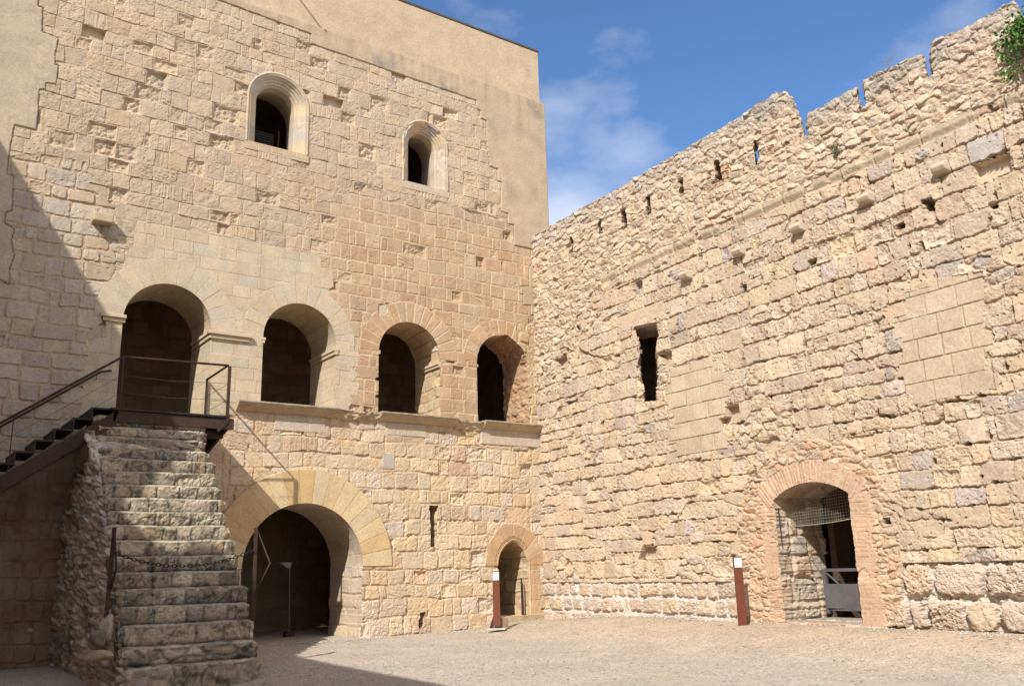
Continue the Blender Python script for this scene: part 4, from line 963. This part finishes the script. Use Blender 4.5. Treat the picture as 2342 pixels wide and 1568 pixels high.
# ================================================================== information posts
def info_post(label, b, t, zg, seed, flip):
    g = on_z(*b, zg); fw = (CAM-g)*np.array([1,1,0]); fw /= np.linalg.norm(fw)
    ang = math.atan2(fw[1], fw[0])+(.35 if flip > 0 else -.15)
    f = np.array([math.cos(ang), math.sin(ang), 0]); sd = np.array([-f[1], f[0], 0]); top = g[2]+t
    o = thing('information_post', label, 'information post', g, 'rusty information posts')
    ax = [sd, f, UP]; wdt = .165
    MB().box(g+UP*(.06+(t-.06)/2), (wdt, .05, t-.06), axes=ax).build('panel', RUSTPANEL, o, .004)
    MB().prism([g-f*.03+sd*flip*wdt*.5+UP*.30, g-f*.03+sd*flip*wdt*.5, g-f*.03+sd*flip*(wdt*.5+.10), g-f*.03+sd*flip*(wdt*.5+.09)+UP*.05], (0,0,0), f*.02).box(g+UP*.03, (wdt*.7, .06, .08), axes=ax).build('foot', RUST, o, .003)
    MB().box(g+UP*.0, (.42, .34, .03), axes=ax).build('base_slab', CONC, o, .006)
    pc = g+UP*(t-.115)+f*.029
    pt = MB().box(pc, (wdt-.022, .008, .18), axes=ax).build('sign_plate', WHITE, o, .001)
    for (dx, dz, w, hh) in ((-.045,.075,.022,.008), (-.03,.045,.05,.011), (-.037,-.045,.034,.006), (-.036,-.058,.036,.006), (-.037,-.071,.034,.006)): MB().box(pc+f*.0052+sd*dx+UP*dz, (w, .002, hh), axes=ax).build('lettering', INK, pt)
    return o
info_post('red-brown information post with white plate beside the small pointed door', (1137,1437), 1.30, .10, 1, -1)
info_post('red-brown information post with white plate left of the brick gateway', (1700,1440), 1.36, .20, 2, 1)
# block by the small door and thin rail post in it
q = on_z(1160, 1434, .12); bx = MB().box((q[0]+.02, q[1]+.25, .21), (.24,.22,.26), .3).build('stone_block', plain('kerb_stone', tuple(c1(196,172,136)), .95, 0, .12, 8, .3, .01), None, .02)
tag(bx, 'squared stone block on the gravel before the small pointed door', 'stone block')
rp = thing('door_post', 'thin rusty rail post standing in the small pointed doorway', 'post', (-.58, .05, .28))
p0, p1 = on_y(1206, 1406, .12), on_y(1193, 1322, .12)
MB().bar((-.62,.10,.28), (-.62,.10,1.20), .05, .012, (0,1,0)).build('upright', RUST, rp); MB().bar((-.585,.10,.28), (-.60,.10,1.08), .03, .03, (0,1,0)).build('stay', RUST, rp)
MB().tube([(-.62,.10,1.19), (-.75,.12,1.17)], .008, 6).build('hook', RUST, rp)
# lamp in the great arch
lp = thing('floor_lamp', 'slim grey lamp on a pole with a flared head inside the great arch', 'lamp', (-6.09, 2.16, 0))
MB().box((-6.09, 2.16, .05), (.24, .2, .12)).build('base', DARKST, lp, .01); MB().tube([(-6.09,2.16,.1), (-6.12,2.16,1.70)], .022, 8).build('pole', LAMPM, lp)
MB().add([(-6.11,2.06,1.74), (-6.11,2.26,1.74), (-6.40,2.26,1.74), (-6.40,2.06,1.74), (-6.12,2.10,1.60), (-6.12,2.22,1.60), (-6.19,2.22,1.60), (-6.19,2.10,1.60)], [(0,1,2,3), (4,7,6,5), (0,4,5,1), (1,5,6,2), (2,6,7,3), (3,7,4,0)]).build('lamp_head', plain('lamp_head_white', (.22,.22,.21), .5, 0, .05), lp, .005)

# ================================================================== plants
def leaves(name, label, cat, cen, ax, rad, n, size, mat, seed, stems=10):
    rs = np.random.RandomState(seed); o = thing(name, label, cat, cen); V = []; Q = []
    cl = [(rs.randn(3)*.42).clip(-.85, .85) for _ in range(26)]
    for i in range(n):
        c = cl[rs.randint(len(cl))]+rs.randn(3)*.17; p = cen+ax[0]*c[0]*rad[0]+ax[1]*abs(c[1])*rad[1]+ax[2]*c[2]*rad[2]
        a = rs.randn(3); a /= np.linalg.norm(a); b = np.cross(a, rs.randn(3)); b /= np.linalg.norm(b); s = size*(.5+rs.rand())
        k = len(V); V += [p-a*s, p+b*s*.55+np.cross(a, b)*s*.15, p+a*s, p-b*s*.55+np.cross(a, b)*s*.15]; Q.append((k, k+1, k+2, k+3))
    npmesh('foliage', V, Q, None, mat, o, False)
    st = MB()
    for i in range(stems):
        c = cl[i]; e = cen+ax[0]*c[0]*rad[0]+ax[1]*abs(c[1])*rad[1]+ax[2]*c[2]*rad[2]; st.tube([cen-ax[1]*.12-ax[2]*.2, (cen+e)/2+ax[2]*.06, e], [.014, .009, .004], 5)
    st.build('stems', STEM, o); return o
leaves('wall_shrub', 'bright green caper bush growing out of the battlement wall at the upper right', 'shrub', w2(14.22, .02, 9.30), [D2, N2, UP], (.62, .50, .52), 1700, .034, LEAF, 3, 16)
tf = plain('dull_tuft', (.13,.13,.07), .9, 0, .3)
leaves('wall_tuft', 'small dull weed tuft rooted in the rubble above the string course', 'plant', w2(10.35, .0, 8.98), [D2, N2, UP], (.10, .10, .18), 150, .018, tf, 5, 6)
def weed(s, z, seed, lab):
    rs = np.random.RandomState(seed); m = MB()
    for i in range(7):
        b = w2(s+.05*rs.randn(), -.15, z-.06); m.tube([b, b+UP*.22+D2*.05*rs.randn(), b+UP*(.3+.2*rs.rand())+D2*.12*rs.randn()+N2*.05*rs.randn()], [.004, .003, .0015], 4)
    tag(m.build('dry_weed', STEM), lab, 'plant', 'dry weeds on the crest of the wall')
weed(11.55, 10.12, 1, 'dry grass stalks on the crest between two battlement gaps'); weed(4.3, 10.73, 2, 'dry grass stalks on the crest nearest the tower corner')

# ================================================================== ground
gx = np.concatenate([np.linspace(-60, -18.5, 30), np.linspace(-18.2, 6, 420)]); gy = np.concatenate([np.linspace(-60, -21, 30), np.linspace(-20.8, 5.2, 440)])
X, Y = np.meshgrid(gx, gy); Z = gz(X, Y)+.012*fbm(X*.8, Y*.8, 601, 3)+.004*fbm(X*5, Y*5, 602, 3)
def ground_mat():
    m, t, b = nt('pale_gravel'); p = pos(t)
    vor = t.nodes.new('ShaderNodeTexVoronoi'); vor.inputs['Scale'].default_value = 42; t.links.new(p, vor.inputs['Vector'])
    big = noise(t, p, .55, 4, .6); mid = noise(t, p, 7, 6, .75); fi = noise(t, p, 60, 3, .7)
    sand, grav = tuple(lin((216,192,164))*.71), tuple(lin((209,194,178))*.70)
    sep = t.nodes.new('ShaderNodeSeparateXYZ'); t.links.new(p, sep.inputs[0])
    # fine sand near the foot of the walls, grey gravel in the middle of the yard
    nearw = mth(t, 'ADD', rng(t, sep.outputs[0], -3.6, -1.2, 0, 1), mth(t, 'MULTIPLY', mth(t, 'SUBTRACT', big, .5), 1.6))
    base = mixc(t, nearw, grav, sand)
    stn = rng(t, vor.outputs['Color'], 0, 1, .62, 1.28)
    wear = rng(t, noise(t, p, .9, 6, .65), .35, .65, .90, 1.08)
    f = mth(t, 'MULTIPLY', mth(t, 'MULTIPLY', mth(t, 'MULTIPLY', wear, rng(t, mid, .25, .75, .82, 1.18)), stn), rng(t, fi, .3, .7, .85, 1.15))
    cc = t.nodes.new('ShaderNodeCombineColor')
    for i in range(3): t.links.new(f, cc.inputs[i])
    t.links.new(mixc(t, 1., base, cc.outputs[0], 'MULTIPLY'), b.inputs['Base Color']); b.inputs['Roughness'].default_value = .95; b.inputs['Specular IOR Level'].default_value = .1
    bump(t, b, mth(t, 'ADD', mth(t, 'MULTIPLY', vor.outputs['Distance'], -1.2), mth(t, 'ADD', mid, mth(t, 'MULTIPLY', fi, .6))), .6, .02)
    return m
GRAV = ground_mat()
idx = np.arange(X.size).reshape(X.shape); Q = np.stack([idx[:-1,:-1].ravel(), idx[:-1,1:].ravel(), idx[1:,1:].ravel(), idx[1:,:-1].ravel()], 1)
g = npmesh('ground', np.stack([X, Y, Z], -1).reshape(-1,3), Q, None, GRAV); tag(g, 'pale gravel and sand floor of the courtyard', 'ground', None, 'structure')
# scattered pebbles
rs = np.random.RandomState(5); n = 9000; px_ = -15+15*rs.rand(n); py_ = -14+14*rs.rand(n); ok = (px_ < -.35+py_*.0) & ~((px_ < -9.2) & (px_ > -12.5) & (py_ > -5.4))
px_, py_ = px_[ok], py_[ok]; n = len(px_); q1 = np.stack([-8+7.6*rs.rand(700), -.12-.5*rs.rand(700)**2], 1); sw_ = 1+14*rs.rand(1500); q2 = D2[:2]*sw_[:,None]+N2[:2]*(.10+.7*rs.rand(1500)**2.5)[:,None]
q2 = q2[~((sw_ > 7.9) & (sw_ < 9.8))]; px_ = np.concatenate([px_, q1[:,0], q2[:,0]]); py_ = np.concatenate([py_, q1[:,1], q2[:,1]]); nb = len(px_)-n; n = len(px_)
s = .008+.016*rs.rand(n)**3; s[-nb:] = .008+.035*rs.rand(nb)**4
T_ = np.array([(1,0,0), (0,1,0), (-1,0,0), (0,-1,0), (0,0,.8), (0,0,-.4)])
a = rs.rand(n)*6; co, si = np.cos(a), np.sin(a); sc3 = np.stack([s*(.8+.7*rs.rand(n)), s, s*.8], 1)
V = T_[None]*sc3[:,None]; V = np.stack([V[...,0]*co[:,None]-V[...,1]*si[:,None], V[...,0]*si[:,None]+V[...,1]*co[:,None], V[...,2]], -1)
V = V+np.stack([px_, py_, gz(px_, py_)+.006], 1)[:,None]; fT = np.array([(0,1,4), (1,2,4), (2,3,4), (3,0,4), (1,0,5), (2,1,5), (3,2,5), (0,3,5)])
Q = (np.arange(n)[:,None,None]*6+fT[None]).reshape(-1,3)
pc = np.array([(.48,.44,.38), (.40,.35,.28), (.34,.32,.29), (.46,.42,.36)])[rs.randint(0, 4, n)].repeat(6, 0)
tag(npmesh('gravel', V.reshape(-1,3), Q, pc, STONE2, None, True), 'loose pebbles scattered over the courtyard floor', 'gravel', None, 'stuff')

# ================================================================== enclosing wall on the left, out of the picture, whose shadow lies over the yard
SUN = np.array([-.631, -.44, .64]); SUN /= np.linalg.norm(SUN)
XC = -18.0; kz = SUN[2]/-SUN[0]; ky = SUN[1]/SUN[0]
Hp = []
def cast(x, y, z): t = x-XC; return (y-ky*t, z+kz*t)
prof = [cast(-13.433,0,10.171), cast(-11.142,0,6.845), cast(-8.07,-3.668,0), cast(-8.30,-8.967,0)]
y1, h1 = prof[0]; sl = (prof[0][1]-prof[1][1])/(prof[0][0]-prof[1][0])
pts = [(.0, h1+sl*(0-y1)), prof[0], prof[1], (-7.60, 12.2), (-7.66, 9.45), (-8.75, 9.4), (-9.3, 10.4), prof[2], prof[3], (-40, prof[3][1])]
ew_ = thing('enclosing_wall', 'plain rendered wall closing the left side of the courtyard, outside the photograph', 'wall', (XC, -10, 0))
MB().prism([(XC, y, z) for y, z in pts]+[(XC, -40, -.3), (XC, 0, -.3)], (0,0,0), (-.4,0,0)).build('wall_body', PLAST, ew_)

# ================================================================== light
sd = bpy.data.lights.new('sun', 'SUN'); so = bpy.data.objects.new('sun', sd); C.objects.link(so)
sd.energy = 4.2; sd.angle = math.radians(.53); sd.color = (1., .965, .90)
so.rotation_euler = Vector(SUN.tolist()).to_track_quat('Z', 'Y').to_euler()
wd = bpy.data.worlds.new('World'); bpy.context.scene.world = wd; wd.use_nodes = True; t = wd.node_tree; t.nodes.clear()
out = t.nodes.new('ShaderNodeOutputWorld'); bg = t.nodes.new('ShaderNodeBackground'); sky = t.nodes.new('ShaderNodeTexSky')
sky.sky_type = 'NISHITA'; sky.sun_disc = False; sky.sun_elevation = math.asin(SUN[2]); sky.sun_rotation = math.atan2(SUN[0], SUN[1])
sky.dust_density = .35; sky.ozone_density = 3.2; sky.air_density = 1.0
tc = t.nodes.new('ShaderNodeTexCoord'); mp = t.nodes.new('ShaderNodeMapping'); mp.inputs['Scale'].default_value = (1, 1, 2.2); t.links.new(tc.outputs['Generated'], mp.inputs[0])
n1 = noise(t, mp.outputs[0], 3.2, 9, .58); sep = t.nodes.new('ShaderNodeSeparateXYZ'); t.links.new(tc.outputs['Generated'], sep.inputs[0])
lowc = rng(t, sep.outputs[2], .55, .30, -.06, .12)
def blob(x, y, r, amt):
    d = R@np.array([x-CX, y-CY, F]); d /= np.linalg.norm(d)
    v = t.nodes.new('ShaderNodeVectorMath'); v.operation = 'DOT_PRODUCT'; t.links.new(tc.outputs['Generated'], v.inputs[0]); v.inputs[1].default_value = [float(q) for q in d]
    return rng(t, v.outputs['Value'], math.cos(math.radians(r)), 1, 0, amt)
acc = mth(t, 'ADD', n1, lowc)
for b_ in ((1300, 535, 4.2, .22), (1290, 275, 3, .09), (1420, 130, 3.5, .13), (1180, 10, 5, .11), (1430, 330, 3, .12)): acc = mth(t, 'ADD', acc, blob(*b_))
vd = t.nodes.new('ShaderNodeVectorMath'); vd.operation = 'DOT_PRODUCT'; t.links.new(tc.outputs['Generated'], vd.inputs[0]); vd.inputs[1].default_value = [float(q) for q in R[:,2]]
acc = mth(t, 'ADD', acc, rng(t, vd.outputs['Value'], 0.62, .0, 0, .46))   # unseen cloud added behind the viewer to fill the shaded parts
cl = rng(t, acc, .52, 1.08, 0, .68)
t.links.new(mixc(t, cl, mixc(t, 1., sky.outputs[0], (.76, .94, 1.12), 'MULTIPLY'), (9.6, 9.2, 8.7)), bg.inputs[0]); bg.inputs[1].default_value = .108
t.links.new(bg.outputs[0], out.inputs[0])
vs = bpy.context.scene.view_settings; vs.view_transform = 'Standard'; vs.look = 'None'; vs.exposure = .57; vs.gamma = 1
